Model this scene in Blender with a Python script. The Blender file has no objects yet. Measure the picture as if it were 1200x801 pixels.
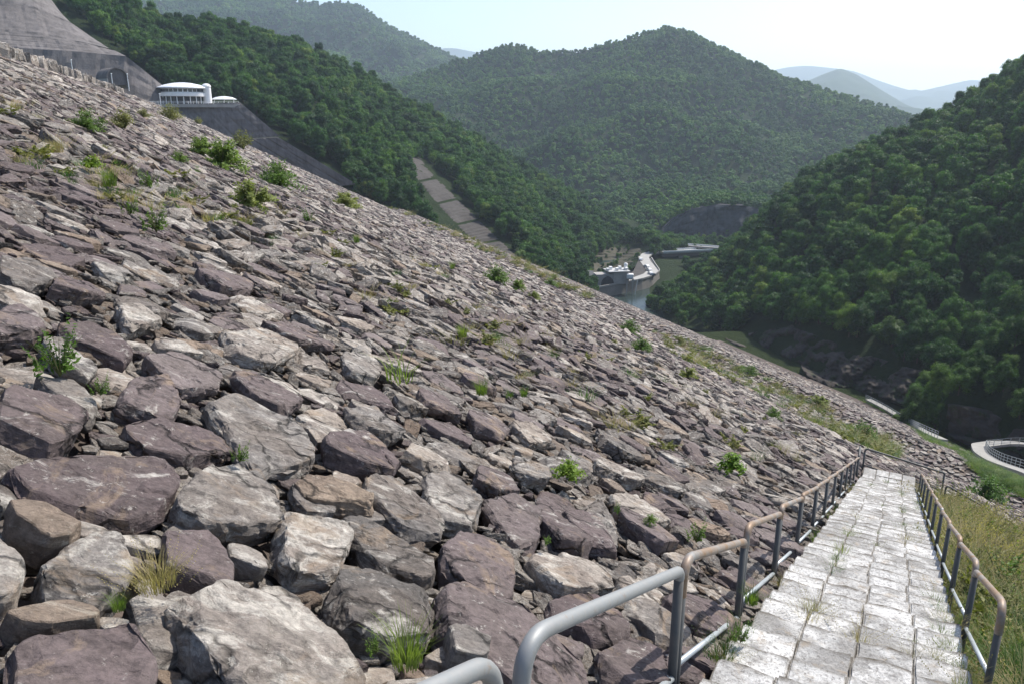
import bpy, bmesh, math, random
import numpy as np
from mathutils import Vector, Matrix, Euler, noise
from mathutils.bvhtree import BVHTree
R = math.radians
random.seed(7); rng = np.random.default_rng(7)
SC = bpy.context.scene; COL = SC.collection

# ------------------------------------------------------------------ camera
PITCH = 16.4; FPX = 900.0
cam_d = bpy.data.cameras.new('camera'); cam = bpy.data.objects.new('camera', cam_d); COL.objects.link(cam)
cam_d.sensor_width = 36; cam_d.lens = 27.0; cam_d.clip_start = 0.05; cam_d.clip_end = 60000
cam.location = (0, 0, 0); cam.rotation_euler = (R(90 - PITCH), 0, 0); SC.camera = cam
CT, ST = math.cos(R(PITCH)), math.sin(R(PITCH))

# ------------------------------------------------------------------ light
SUN_AZ, SUN_EL = R(50), R(52)          # azimuth clockwise from +Y
w = bpy.data.worlds.new('World'); SC.world = w; w.use_nodes = True
nt = w.node_tree; bg = nt.nodes['Background']
sky = nt.nodes.new('ShaderNodeTexSky'); sky.sky_type = 'NISHITA'; sky.sun_disc = False
sky.sun_elevation = SUN_EL; sky.sun_rotation = SUN_AZ; sky.altitude = 600; sky.air_density = 1.0; sky.dust_density = 2.2; sky.ozone_density = 1.0
nt.links.new(sky.outputs[0], bg.inputs[0]); bg.inputs[1].default_value = 0.15
sun_d = bpy.data.lights.new('sun', 'SUN'); sun_d.energy = 4.6; sun_d.angle = R(0.53); sun_d.color = (1, 0.95, 0.87)
sun = bpy.data.objects.new('sun', sun_d); COL.objects.link(sun)
SD = Vector((math.sin(SUN_AZ) * math.cos(SUN_EL), math.cos(SUN_AZ) * math.cos(SUN_EL), math.sin(SUN_EL)))
sun.rotation_euler = SD.to_track_quat('Z', 'Y').to_euler(); sun.location = SD * 50
SC.view_settings.view_transform = 'Standard'; SC.view_settings.look = 'None'; SC.view_settings.gamma = 1
SC.view_settings.exposure = 0.48
SC.render.engine = 'CYCLES'
SC.cycles.max_bounces = 5; SC.cycles.diffuse_bounces = 3; SC.cycles.glossy_bounces = 2; SC.cycles.transmission_bounces = 4
SC.cycles.volume_bounces = 1; SC.cycles.transparent_max_bounces = 6; SC.cycles.use_denoising = True
SC.cycles.use_adaptive_sampling = False

# ------------------------------------------------------------------ projection helpers (pixels of the 1200x801 photograph)
def ray(px, py):
    a, b = px - 600, 400.5 - py
    return Vector((a, FPX * CT + b * ST, -FPX * ST + b * CT))
def PD(px, py, d):                      # at a horizontal distance
    r = ray(px, py); return r * (d / math.hypot(r.x, r.y))
def PZ(px, py, z):                      # at a height
    r = ray(px, py); return r * (z / r.z)
def proj(p):
    d = p[1] * CT - p[2] * ST; u = p[1] * ST + p[2] * CT
    if d < 0.01: return (-9999, -9999)
    return (600 + FPX * p[0] / d, 400.5 - FPX * u / d)
def proj_np(P):
    d = P[:, 1] * CT - P[:, 2] * ST; u = P[:, 1] * ST + P[:, 2] * CT
    dd = np.maximum(d, 0.01)
    return 600 + FPX * P[:, 0] / dd, 400.5 - FPX * u / dd, d
def inpoly(px, py, poly):
    px = np.asarray(px); py = np.asarray(py); c = np.zeros(px.shape, bool); n = len(poly)
    for i in range(n):
        x1, y1 = poly[i]; x2, y2 = poly[(i + 1) % n]
        if y1 == y2: continue
        t = ((y1 > py) != (y2 > py)) & (px < (x2 - x1) * (py - y1) / (y2 - y1) + x1)
        c ^= t
    return c

# ------------------------------------------------------------------ object helpers
def link(o, parent=None):
    COL.objects.link(o)
    if parent is not None: o.parent = parent
    return o
def tag(o, label=None, cat=None, group=None, kind=None):
    if label: o['label'] = label
    if cat: o['category'] = cat
    if group: o['group'] = group
    if kind: o['kind'] = kind
    return o
def empty(name, loc=(0, 0, 0), rz=0):
    o = bpy.data.objects.new(name, None); o.location = loc; o.rotation_euler = (0, 0, rz); o.empty_display_size = 0.1
    COL.objects.link(o); return o
def mesh_obj(name, verts, faces, m, parent=None, smooth=False):
    me = bpy.data.meshes.new(name); me.from_pydata([tuple(v) for v in verts], [], [tuple(f) for f in faces])
    if smooth: me.polygons.foreach_set('use_smooth', [True] * len(me.polygons))
    me.update(); o = bpy.data.objects.new(name, me)
    if m: me.materials.append(m)
    return link(o, parent)
def bm_obj(name, bm, m, parent=None, smooth=False):
    me = bpy.data.meshes.new(name)
    bmesh.ops.recalc_face_normals(bm, faces=bm.faces)
    if smooth:
        for f in bm.faces: f.smooth = True
    bm.to_mesh(me); bm.free(); me.materials.append(m)
    return link(bpy.data.objects.new(name, me), parent)
def add_box(bm, c, s, rot=None, bevel=0.0):
    r = bmesh.ops.create_cube(bm, size=1.0); vs = r['verts']
    M = Matrix.Translation(Vector(c)) @ (rot.to_4x4() if rot else Matrix()) @ Matrix.Diagonal((s[0], s[1], s[2], 1))
    bmesh.ops.transform(bm, matrix=M, verts=vs)
    if bevel > 0:
        es = list({e for v in vs for e in v.link_edges})
        bmesh.ops.bevel(bm, geom=es, offset=bevel, segments=1, affect='EDGES')
def add_tube(bm, pts, r, seg=10, cap=True):
    pts = [Vector(p) for p in pts]; rings = []; up = None
    for i, p in enumerate(pts):
        t = (pts[min(i + 1, len(pts) - 1)] - pts[max(i - 1, 0)]).normalized()
        if up is None:
            up = t.orthogonal().normalized()
        up = (up - t * up.dot(t)).normalized(); q = t.cross(up)
        rr = r[i] if hasattr(r, '__len__') else r
        rings.append([bm.verts.new(p + up * math.cos(a) * rr + q * math.sin(a) * rr) for a in [2 * math.pi * k / seg for k in range(seg)]])
    for a, b in zip(rings[:-1], rings[1:]):
        for k in range(seg): bm.faces.new((a[k], a[(k + 1) % seg], b[(k + 1) % seg], b[k]))
    if cap: bm.faces.new(rings[0][::-1]); bm.faces.new(rings[-1])
def add_lathe(bm, prof, c=(0, 0, 0), seg=24, sy=1.0):
    rings = [[bm.verts.new((c[0] + r * math.cos(2 * math.pi * k / seg), c[1] + sy * r * math.sin(2 * math.pi * k / seg), c[2] + z)) for k in range(seg)] for r, z in prof]
    for a, b in zip(rings[:-1], rings[1:]):
        for k in range(seg): bm.faces.new((a[k], a[(k + 1) % seg], b[(k + 1) % seg], b[k]))
    bm.faces.new(rings[0][::-1]); bm.faces.new(rings[-1])

# ------------------------------------------------------------------ materials
class NT:
    def __init__(s, name):
        s.m = bpy.data.materials.new(name); s.m.use_nodes = True; s.t = s.m.node_tree; s.b = s.t.nodes['Principled BSDF']
        s.out = s.t.nodes['Material Output']
    def n(s, typ, **kw):
        x = s.t.nodes.new(typ)
        for k, v in kw.items(): setattr(x, k, v)
        return x
    def l(s, a, b): s.t.links.new(a, b)
    def coords(s, which='Object', scale=(1, 1, 1), rand=False):
        tc = s.n('ShaderNodeTexCoord'); mp = s.n('ShaderNodeMapping'); mp.inputs['Scale'].default_value = scale
        s.l(tc.outputs[which], mp.inputs['Vector'])
        if rand:
            oi = s.n('ShaderNodeObjectInfo'); mu = s.n('ShaderNodeMath', operation='MULTIPLY'); mu.inputs[1].default_value = 93.7
            s.l(oi.outputs['Random'], mu.inputs[0]); s.l(mu.outputs[0], mp.inputs['Location'])
        return mp.outputs[0]
    def pos(s, scale=(1, 1, 1)):
        g = s.n('ShaderNodeNewGeometry'); mp = s.n('ShaderNodeMapping'); mp.inputs['Scale'].default_value = scale
        s.l(g.outputs['Position'], mp.inputs['Vector']); return mp.outputs[0]
    def noise(s, v, scale, detail=6, rough=0.6, dist=0.0):
        x = s.n('ShaderNodeTexNoise'); x.inputs['Scale'].default_value = scale; x.inputs['Detail'].default_value = detail
        x.inputs['Roughness'].default_value = rough; x.inputs['Distortion'].default_value = dist; s.l(v, x.inputs['Vector']); return x.outputs['Fac']
    def ramp(s, f, stops):
        x = s.n('ShaderNodeValToRGB'); cr = x.color_ramp
        while len(cr.elements) < len(stops): cr.elements.new(0.5)
        for e, (p, c) in zip(cr.elements, stops):
            e.position = p; e.color = (c[0], c[1], c[2], 1) if hasattr(c, '__len__') else (c, c, c, 1)
        s.l(f, x.inputs[0]); return x.outputs[0]
    def mix(s, f, a, b, mode='MIX'):
        x = s.n('ShaderNodeMix', data_type='RGBA', blend_type=mode)
        for k, v in ((0, f), (6, a), (7, b)):
            if isinstance(v, (int, float)): x.inputs[k].default_value = v
            elif isinstance(v, tuple): x.inputs[k].default_value = (*v, 1)
            else: s.l(v, x.inputs[k])
        return x.outputs[2]
    def rnd(s):
        return s.n('ShaderNodeObjectInfo').outputs['Random']
    def bump(s, h, strength=0.5, dist=0.02, prev=None):
        x = s.n('ShaderNodeBump'); x.inputs['Strength'].default_value = strength; x.inputs['Distance'].default_value = dist
        s.l(h, x.inputs['Height'])
        if prev is not None: s.l(prev, x.inputs['Normal'])
        return x.outputs[0]
    def done(s, col, rough=0.85, normal=None, spec=0.3, metal=0.0):
        if isinstance(col, tuple): s.b.inputs['Base Color'].default_value = (*col, 1)
        else: s.l(col, s.b.inputs['Base Color'])
        if isinstance(rough, (int, float)): s.b.inputs['Roughness'].default_value = rough
        else: s.l(rough, s.b.inputs['Roughness'])
        s.b.inputs['Specular IOR Level'].default_value = spec; s.b.inputs['Metallic'].default_value = metal
        if normal is not None: s.l(normal, s.b.inputs['Normal'])
        return s.m

def rock_mat(name, stops, pale, pale_amt, stain, bs=1.0):
    t = NT(name); v = t.coords('Object', rand=True)
    base = t.ramp(t.rnd(), stops)
    n1 = t.noise(v, 2.2, 7, 0.62, 0.6)
    c = t.mix(t.ramp(n1, [(0.38, 0.0), (0.62, 1.0)]), base, t.mix(0.5, base, stain))
    n2 = t.noise(t.coords('Object', (.8, 1.5, 2.6), rand=True), 2.4, 10, 0.72, 1.1)
    c = t.mix(t.ramp(n2, [(pale_amt, 0.0), (pale_amt + 0.07, 0.72)]), c, pale)
    vs = t.coords('Object', (1.2, 2.5, 9), rand=True)
    n3 = t.noise(vs, 2.4, 6, 0.7, 1.2)
    c = t.mix(t.ramp(n3, [(0.30, 0.55), (0.48, 0.0)]), c, (0.035, 0.028, 0.027))
    n4 = t.noise(v, 26, 5, 0.75)
    c = t.mix(0.55, c, t.ramp(n4, [(0.3, 0.25), (0.5, .95), (0.75, 1.8)]), 'MULTIPLY')
    nb = t.bump(n3, 0.7 * bs, 0.05); nb = t.bump(t.noise(v, 9, 9, 0.72, 0.5), 0.8 * bs, 0.04, nb); nb = t.bump(t.noise(v, 45, 6, 0.75), 0.8, 0.012, nb)
    wv = t.n('ShaderNodeVectorMath', operation='MULTIPLY_ADD'); nz = t.n('ShaderNodeTexNoise'); nz.inputs['Scale'].default_value = 3.0; nz.inputs['Detail'].default_value = 4; t.l(v, nz.inputs['Vector'])
    t.l(nz.outputs['Color'], wv.inputs[0]); wv.inputs[1].default_value = (.55, .55, .55); t.l(v, wv.inputs[2])
    vo = t.n('ShaderNodeTexVoronoi', feature='DISTANCE_TO_EDGE'); vo.inputs['Scale'].default_value = 1.7; t.l(wv.outputs[0], vo.inputs['Vector'])
    ck = t.ramp(vo.outputs['Distance'], [(0.0, 0.0), (.045, 1.0)]); fm = t.ramp(t.noise(v, 1.9, 3, .5), [(.42, 1.0), (.58, 0.0)])
    ck = t.mix(fm, ck, (1.0, 1.0, 1.0)); c = t.mix(.75, c, ck, 'MULTIPLY'); nb = t.bump(ck, .8, .03, nb)
    n6 = t.noise(v, 1.6, 6, .7, 1.5); c = t.mix(t.ramp(n6, [(.56, 0.0), (.66, .55)]), c, (.30, .22, .15))
    n7 = t.noise(v, 14, 6, .8, .3); c = t.mix(t.ramp(n7, [(.60, 0.0), (.67, .75)]), c, pale)
    return t.done(c, 0.82, nb, 0.25)
RK = {
 'p': rock_mat('rock_purple', [(0, (.10, .075, .075)), (.5, (.142, .11, .108)), (1, (.19, .157, .15))], (.45, .42, .38), .585, (.11, .09, .08), .55),
 'g': rock_mat('rock_grey', [(0, (.13, .118, .108)), (.5, (.20, .182, .168)), (1, (.29, .265, .24))], (.52, .485, .43), .53, (.19, .15, .12)),
 'w': rock_mat('rock_pale', [(0, (.30, .26, .22)), (.5, (.38, .345, .305)), (1, (.33, .275, .225))], (.57, .53, .47), .51, (.19, .15, .13)),
 't': rock_mat('rock_tan', [(0, (.25, .185, .135)), (.5, (.31, .245, .185)), (1, (.22, .18, .15))], (.5, .44, .36), .58, (.14, .10, .08)),
}
def simple(name, col, rough=0.8, var=0.25, scale=3.0, bump=0.3, bd=0.01, spec=0.3, metal=0.0, coord='Object'):
    t = NT(name); v = t.coords(coord) if coord != 'Pos' else t.pos()
    n = t.noise(v, scale, 7, 0.65)
    c = t.mix(1.0, col, t.ramp(n, [(0.25, 1 - var), (0.75, 1 + var)]), 'MULTIPLY')
    return t.done(c, rough, t.bump(t.noise(v, scale * 6, 5, 0.7), bump, bd), spec, metal)
M_SOIL = simple('rubble_soil', (.10, .08, .07), 0.95, .4, 1.5, .8, .05, coord='Pos')
M_CONC_WHITE = simple('white_paint', (.8, .8, .79), 0.6, .06, 1.0, .1)
M_WHITE_ROOF = simple('roof_white', (.72, .74, .76), 0.45, .06, 1.0, .05)
M_GLASS = NT('window_glass').done((.03, .04, .05), 0.12, None, 0.6)
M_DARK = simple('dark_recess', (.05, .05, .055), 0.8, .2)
M_CONCRETE = simple('concrete', (.34, .32, .30), 0.85, .2, .4, .3, .02, coord='Pos')
M_ROAD = simple('road_surface', (.30, .30, .29), 0.9, .15, .5, .2, coord='Pos')
M_CAR = NT('car_paint_white').done((.8, .8, .8), 0.25, None, 0.5)
M_CAR2 = NT('car_paint_dark').done((.05, .07, .1), 0.25, None, 0.5)
M_TYRE = NT('tyre_rubber').done((.02, .02, .02), 0.9)

def shotcrete(name, base, ribs=None):
    t = NT(name); v = t.pos()
    n = t.noise(t.pos((1, 1, .35)), .12, 8, .65, .4)
    c = t.mix(1.0, base, t.ramp(n, [(0.25, .72), (0.75, 1.28)]), 'MULTIPLY')
    n2 = t.noise(t.pos((1, 1, .12)), .5, 7, .75)
    c = t.mix(t.ramp(n2, [(.45, 0.0), (.65, .75)]), c, (base[0] * .5, base[1] * .5, base[2] * .5))
    return t.done(c, .9, t.bump(t.noise(v, 1.3, 8, .7), .8, .25), .2)
M_SHOT = shotcrete('shotcrete', (.165, .15, .145))
M_LATTICE = shotcrete('lattice_concrete', (.072, .065, .06))
M_CLIFF = None
def cliff_mat():
    t = NT('cliff_rock'); v = t.pos((1, 1, .6))
    n = t.noise(v, .09, 10, .7, .8)
    c = t.ramp(n, [(.3, (.028, .024, .022)), (.5, (.065, .055, .05)), (.7, (.12, .10, .09))])
    c = t.mix(t.ramp(t.noise(t.pos(), .3, 6, .7), [(.52, 0.0), (.6, .8)]), c, (.04, .06, .02))
    return t.done(c, .95, t.bump(t.noise(v, .35, 10, .75), 1.0, 1.2), .2)
M_CLIFF = cliff_mat()
def hill_mat(name, a, b, sc=.02):
    t = NT(name); n = t.noise(t.pos(), sc, 9, .7)
    return t.done(t.ramp(n, [(.3, a), (.7, b)]), .95, t.bump(t.noise(t.pos(), sc * 8, 8, .75), 1.0, 3.0), .1)
M_HILL = hill_mat('undergrowth_soil', (.018, .03, .012), (.035, .055, .02), .05)
M_FAR = hill_mat('distant_forest_cover', (.028, .048, .026), (.045, .07, .034), .004)
def leaf_mat(name, cols, trans=0.25, rough=.6, nsc=1.1, big=None):
    t = NT(name)
    c = t.ramp(t.rnd(), cols)
    if big: c = t.mix(1.0, c, t.ramp(t.noise(t.pos(), big, 5, .6, .5), [(.36, (.50, .62, .66)), (.5, (.95, .97, .97)), (.64, (1.5, 1.35, 1.05))]), 'MULTIPLY')  # broad tone patches; on tree leaves they paint in slope light and shade
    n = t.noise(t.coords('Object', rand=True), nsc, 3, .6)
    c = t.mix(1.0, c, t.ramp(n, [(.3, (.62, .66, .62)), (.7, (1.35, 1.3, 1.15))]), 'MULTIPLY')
    t.b.inputs['Specular IOR Level'].default_value = .25; t.b.inputs['Roughness'].default_value = rough
    t.l(c, t.b.inputs['Base Color'])
    tr = t.n('ShaderNodeBsdfTranslucent'); t.l(t.mix(1.0, c, (1.5, 1.7, .7), 'MULTIPLY'), tr.inputs[0])
    mx = t.n('ShaderNodeMixShader'); mx.inputs[0].default_value = trans
    t.l(t.b.outputs[0], mx.inputs[1]); t.l(tr.outputs[0], mx.inputs[2]); t.l(mx.outputs[0], t.out.inputs[0])
    return t.m
M_LEAF = leaf_mat('tree_leaves', [(0, (.018, .054, .013)), (.3, (.028, .084, .017)), (.65, (.044, .118, .022)), (.92, (.075, .150, .028)), (1, (.11, .165, .038))], .3, big=.028)
M_LEAF_FAR = leaf_mat('far_tree_leaves', [(0, (.030, .092, .020)), (.5, (.050, .135, .026)), (1, (.095, .185, .034))], .22, big=.009)
M_BUSH = leaf_mat('bush_leaves', [(0, (.075, .145, .03)), (1, (.13, .20, .045))], .3, nsc=6)
M_BUSH_PALE = leaf_mat('pale_bush_leaves', [(0, (.17, .21, .06)), (1, (.26, .28, .10))], .3, nsc=6)
M_BUSH_OLIVE = leaf_mat('olive_bush_leaves', [(0, (.13, .14, .045)), (1, (.19, .19, .07))], .3, nsc=6)
M_GRASS = leaf_mat('grass_blades', [(0, (.05, .125, .025)), (.5, (.09, .16, .038)), (1, (.18, .20, .09))], .35, nsc=2, big=.45)
M_GRASS_GREEN = leaf_mat('fresh_grass_blades', [(0, (.09, .15, .035)), (1, (.17, .22, .06))], .35, nsc=2)
M_DRY = leaf_mat('dry_grass_blades', [(0, (.28, .225, .12)), (.5, (.34, .285, .17)), (1, (.22, .20, .10))], .3, nsc=2)
M_BARK = simple('bark', (.09, .07, .05), .95, .3, 4, .6, .02)
M_STEM = NT('plant_stem').done((.10, .11, .04), .8)
M_YELLOW = NT('yellow_flower').done((.65, .5, .03), .6)

# ------------------------------------------------------------------ the dam face in (u, v): u down the fall line, v along the crest
G = Vector((.929, .371, 0)); C = Vector((-.371, .929, 0)); NRM = Vector((.406, .162, .899)).normalized()
CREST_U = -13.2; Z0 = -1.95
def zf_np(u, v=None):
    u = np.asarray(u, float)
    z = Z0 - .488 * u
    z66 = Z0 - .488 * 66
    z = np.where(u > 66, z66 - .04 * (u - 66), z)
    z = np.where(u > 71, z66 - .2 - .455 * (u - 71), z)
    z163 = z66 - .2 - .455 * 92
    z = np.where(u > 163, z163 - .05 * (u - 163), z)
    z = np.where(u < CREST_U, Z0 - .488 * CREST_U, z)
    z = np.where(u < CREST_U - 9, Z0 - .488 * CREST_U + .5 * (u - CREST_U + 9), z)
    return z
def zf(u): return float(zf_np(u))
def W(u, v, dz=0): 
    return Vector((G.x * u + C.x * v, G.y * u + C.y * v, zf(u) + dz))
def W_np(u, v, dz=0):
    return np.stack([G.x * u + C.x * v, G.y * u + C.y * v, zf_np(u) + dz], 1)
def UV(p): return (p[0] * G.x + p[1] * G.y, p[0] * C.x + p[1] * C.y)
def vmax(u): return 326 - max(0, u + 13) * .40 - .007 * max(0, u - 90) ** 2
def normal_at(u):
    e = .5; s = (zf(u + e) - zf(u - e)) / (2 * e); return Vector((-s * G.x, -s * G.y, 1)).normalized()

CREST_Z = zf(CREST_U)
ALL_BVH = []
def grid_mesh(name, P, m, smooth=True, parent=None):
    nu, nv = P.shape[:2]
    idx = np.arange(nu * nv).reshape(nu, nv)
    f = np.stack([idx[:-1, :-1], idx[1:, :-1], idx[1:, 1:], idx[:-1, 1:]], -1).reshape(-1, 4)
    return mesh_obj(name, P.reshape(-1, 3).tolist(), f.tolist(), m, parent, smooth)

# rockfill bed sheet under the stones (drops away on the near side so nothing floats)
us = np.concatenate([np.linspace(-26, -14, 7), np.linspace(-13.2, 66, 50), [68, 71], np.linspace(75, 163, 25), [165, 166]])
vs_ = np.concatenate([np.linspace(-60, -8, 10), np.linspace(-5, 60, 40), np.linspace(70, 326, 50)])
P = np.zeros((len(us), len(vs_), 3))
for i, u in enumerate(us):
    vm = vmax(u) + 6
    vv = np.minimum(vs_, vm)
    P[i] = W_np(np.full(len(vs_), u), vv, -.24)
    P[i, :, 2] -= np.where(vs_ > vm, 25, 0)

# ------------------------------------------------------------------ ground, valley floor, water
gs = 30000
M_GROUND = hill_mat('valley_ground', (.03, .045, .018), (.06, .075, .03), .02)
ground = mesh_obj('ground', [(-gs, -gs, -108), (gs, -gs, -108), (gs, gs, -108), (-gs, gs, -108)], [(0, 1, 2, 3)], M_GROUND); tag(ground, kind='structure')

fu = np.linspace(158, 205, 12); fv = np.linspace(60, 232, 30); F0 = np.zeros((12, 30, 3))
for i, u_ in enumerate(fu):
    for j, v_ in enumerate(fv): F0[i, j] = (G.x * u_ + C.x * v_, G.y * u_ + C.y * v_, -77.0 - .10 * (u_ - 158) + noise.noise(Vector((u_, v_, 0)) * .08) * .6)
M_TURF = hill_mat('turf', (.03, .05, .014), (.06, .085, .028), .25)
dam = empty('rockfill_dam'); tag(dam, 'huge rockfill dam face of purple grey and white riprap stones sloping down to the valley', 'dam')
vf = grid_mesh('valley_floor', F0, M_TURF); tag(vf, kind='structure')
bed = grid_mesh('stone_bed', P, M_SOIL, parent=dam)

# ------------------------------------------------------------------ hills
def resample(pts, n):
    pts = [Vector(p) for p in pts]; L = [0]
    for a, b in zip(pts[:-1], pts[1:]): L.append(L[-1] + (b - a).length)
    out = []; j = 0
    for i in range(n):
        t = L[-1] * i / (n - 1)
        while j < len(pts) - 2 and L[j + 1] < t: j += 1
        f = (t - L[j]) / max(1e-9, L[j + 1] - L[j]); out.append(pts[j].lerp(pts[j + 1], min(1, max(0, f))))
    return out
def smoothl(a, k=2):
    for _ in range(k):
        b = a.copy(); b[1:-1] = (a[:-2] + 2 * a[1:-1] + a[2:]) / 4; a = b
    return a
HILLS = {}
def hill(name, ridge, foot, nu=120, nv=36, amp=10, gul=12, seed=0, tree_h=6, back=400, m=None, bslope=.45, sag=.12, rough=1.0):
    rp = [PD(*p) if not isinstance(p, Vector) else p for p in ridge]; fp = [PD(*p) if not isinstance(p, Vector) else p for p in foot]
    rp = np.array(resample([p - Vector((0, 0, tree_h)) for p in rp], nu)); fp = np.array(resample(fp, nu))
    rp = smoothl(rp, 1); fp = smoothl(fp, 1)
    nb = 8; P = np.zeros((nu, nv + nb, 3)); off = Vector((seed * 13.7, seed * 7.1, 0))
    for i in range(nu):
        hd = rp[i] - fp[i]; hd[2] = 0; L = np.linalg.norm(hd); hd = hd / max(L, 1e-6); H = rp[i, 2] - fp[i, 2]
        g = noise.fractal(Vector((rp[i, 0], rp[i, 1], 0)) * (1.0 / (gul * (9 if gul < 30 else 4))) + off, 1.0, 2.0, 3) if gul else 0
        for j in range(nv):
            s = j / (nv - 1); p = fp[i] * (1 - s) + rp[i] * s
            bell = math.sin(math.pi * s) ** .8
            p[2] -= sag * H * bell * .5
            q = Vector((p[0], p[1], 0)) * (1.0 / (amp * 8)) + off
            if gul > 30:
                q2 = Vector((p[0], p[1], 0)) * (1.0 / (gul * 3.6)) + off; rg = 1 - abs(noise.noise(q2)) * 2.2 + .3 * noise.noise(q2 * 2.3); p[2] += bell * gul * .75 * (rg - .6)
            p[2] += bell * (g * gul * (1.4 if gul < 30 else .35) + amp * noise.fractal(q, .9, 2.1, 4) * rough)
            P[i, j] = p
        for j in range(nb):
            s = (j + 1) / nb; P[i, nv + j] = rp[i] + hd * back * s; P[i, nv + j, 2] -= back * s * bslope
    o = grid_mesh(name, P, m or M_HILL); tag(o, kind='structure')
    HILLS[name] = (P, nv, o)
    me = o.data
    ALL_BVH.append(BVHTree.FromPolygons([v.co for v in me.vertices], [p.vertices[:] for p in me.polygons]))
    return o
ALL_BVH.append(BVHTree.FromPolygons([Vector(p) for p in P.reshape(-1, 3)], [(a, b, c, d) for a, b, c, d in
    [(i * P.shape[1] + j, (i + 1) * P.shape[1] + j, (i + 1) * P.shape[1] + j + 1, i * P.shape[1] + j + 1) for i in range(P.shape[0] - 1) for j in range(P.shape[1] - 1)]]))
DAM_BVH = ALL_BVH[0]

hill('left_hill',
     [(-60, -150, 520), (60, -70, 520), (140, -12, 520), (165, 8, 530), (200, 20, 545), (250, 20, 555), (290, 28, 560), (340, 45, 570), (380, 62, 580), (420, 80, 590), (470, 110, 600), (520, 138, 610), (560, 160, 620), (600, 182, 640), (650, 212, 665), (700, 242, 690), (740, 272, 705), (770, 288, 715), (800, 300, 720), (830, 306, 720)],
     [(-60, 112, 385), (60, 112, 385), (120, 118, 380), (190, 128, 366), (250, 140, 345), (310, 170, 340), (400, 220, 330), (480, 258, 325), (560, 295, 325), (640, 330, 330), (690, 352, 350), (700, 350, 400), (705, 340, 440), (745, 312, 470), (760, 300, 500), (790, 302, 520), (830, 305, 530)],
     nu=150, nv=40, amp=7, gul=14, seed=1, tree_h=7, back=200, sag=.10)
hill('right_hill',
     [(1420, -80, 420), (1300, 0, 430), (1200, 66, 440), (1150, 95, 450), (1100, 130, 455), (1060, 155, 460), (1020, 172, 465), (950, 205, 470), (900, 245, 475), (860, 280, 475), (800, 330, 455), (768, 352, 420)],
     [(1500, 620, 150), (1330, 575, 175), (1200, 520, 212), (1100, 490, 222), (1000, 458, 240), (940, 430, 258), (900, 412, 275), (860, 398, 300), (830, 390, 315), (800, 383, 335), (775, 372, 360), (760, 362, 385)],
     nu=130, nv=40, amp=10, gul=16, seed=2, tree_h=7, back=250, sag=-.10)
hill('near_spur',
     [(1500, 180, 250), (1330, 290, 225), (1260, 335, 215), (1200, 378, 205), (1160, 402, 200), (1125, 425, 197), (1105, 450, 195), (1100, 480, 192)],
     [(1500, 700, 130), (1330, 600, 150), (1260, 560, 165), (1200, 532, 180), (1160, 520, 186), (1130, 512, 188), (1110, 508, 190), (1100, 503, 190)],
     nu=60, nv=20, amp=4, gul=5, seed=3, tree_h=5, back=60, sag=-.15, bslope=.7)
hill('centre_mountain',
     [(380, 150, 1500), (430, 110, 1500), (480, 88, 1500), (540, 66, 1500), (600, 48, 1500), (640, 58, 1480), (680, 56, 1450), (720, 44, 1420), (760, 34, 1400), (790, 28, 1400), (820, 40, 1400), (870, 64, 1380), (920, 88, 1350), (980, 105, 1320), (1040, 122, 1300), (1080, 138, 1290), (1130, 160, 1280), (1200, 190, 1280)],
     [(380, 260, 820), (430, 265, 820), (480, 262, 820), (560, 262, 820), (640, 268, 820), (700, 280, 800), (760, 292, 760), (800, 292, 740), (850, 285, 740), (900, 275, 760), (960, 260, 800), (1040, 240, 820), (1130, 230, 820), (1200, 230, 820)],
     nu=200, nv=60, amp=40, gul=75, seed=4, tree_h=8, back=700, sag=.1)
hill('middle_spur',
     [(520, 190, 1150), (575, 152, 1200), (620, 130, 1220), (660, 108, 1240), (700, 82, 1260), (745, 55, 1290), (790, 31, 1320), (840, 70, 1300), (890, 110, 1250), (940, 150, 1150), (985, 190, 1000)],
     [(520, 262, 800), (580, 262, 800), (640, 262, 790), (700, 270, 780), (740, 275, 770), (780, 280, 760), (820, 280, 760), (860, 275, 760), (900, 262, 780), (940, 250, 790), (985, 240, 800)],
     nu=170, nv=50, amp=34, gul=62, seed=5, tree_h=8, back=300, sag=.0, bslope=.7)
hill('back_left_mountain',
     [(-100, -60, 2700), (60, -40, 2700), (150, -8, 2650), (200, 0, 2650), (260, -12, 2650), (320, -6, 2650), (370, 4, 2600), (405, 2, 2600), (425, 8, 2600), (450, 26, 2600), (480, 42, 2600), (510, 56, 2600), (540, 70, 2600), (580, 90, 2600), (640, 120, 2600)],
     [(-100, 140, 1500), (60, 140, 1500), (150, 140, 1500), (260, 140, 1500), (350, 142, 1500), (420, 145, 1500), (480, 145, 1500), (540, 145, 1500), (640, 145, 1500)],
     nu=110, nv=36, amp=40, gul=60, seed=6, tree_h=8, back=900, sag=.1)
hill('low_middle_hill',
     [(690, 245, 900), (720, 222, 880), (750, 210, 870), (780, 205, 860), (815, 208, 850), (845, 218, 840), (870, 228, 830), (890, 240, 820), (910, 258, 800)],
     [(690, 292, 640), (720, 294, 620), (760, 297, 600), (800, 299, 595), (830, 299, 590), (860, 297, 590), (890, 294, 600), (910, 290, 620)],
     nu=70, nv=24, amp=6, gul=8, seed=8, tree_h=8, back=150, sag=-.25)
hill('far_peak',
     [(800, 140, 4800), (860, 120, 4800), (900, 108, 4800), (940, 98, 4800), (965, 87, 4800), (985, 80, 4800), (1005, 88, 4800), (1030, 104, 4800), (1060, 122, 4800), (1090, 134, 4800), (1150, 150, 4800)],
     [(800, 150, 3200), (900, 150, 3200), (985, 150, 3200), (1060, 150, 3200), (1150, 150, 3200)],
     nu=90, nv=26, amp=45, gul=50, seed=9, tree_h=0, back=1200, m=M_FAR, sag=.1)
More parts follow.
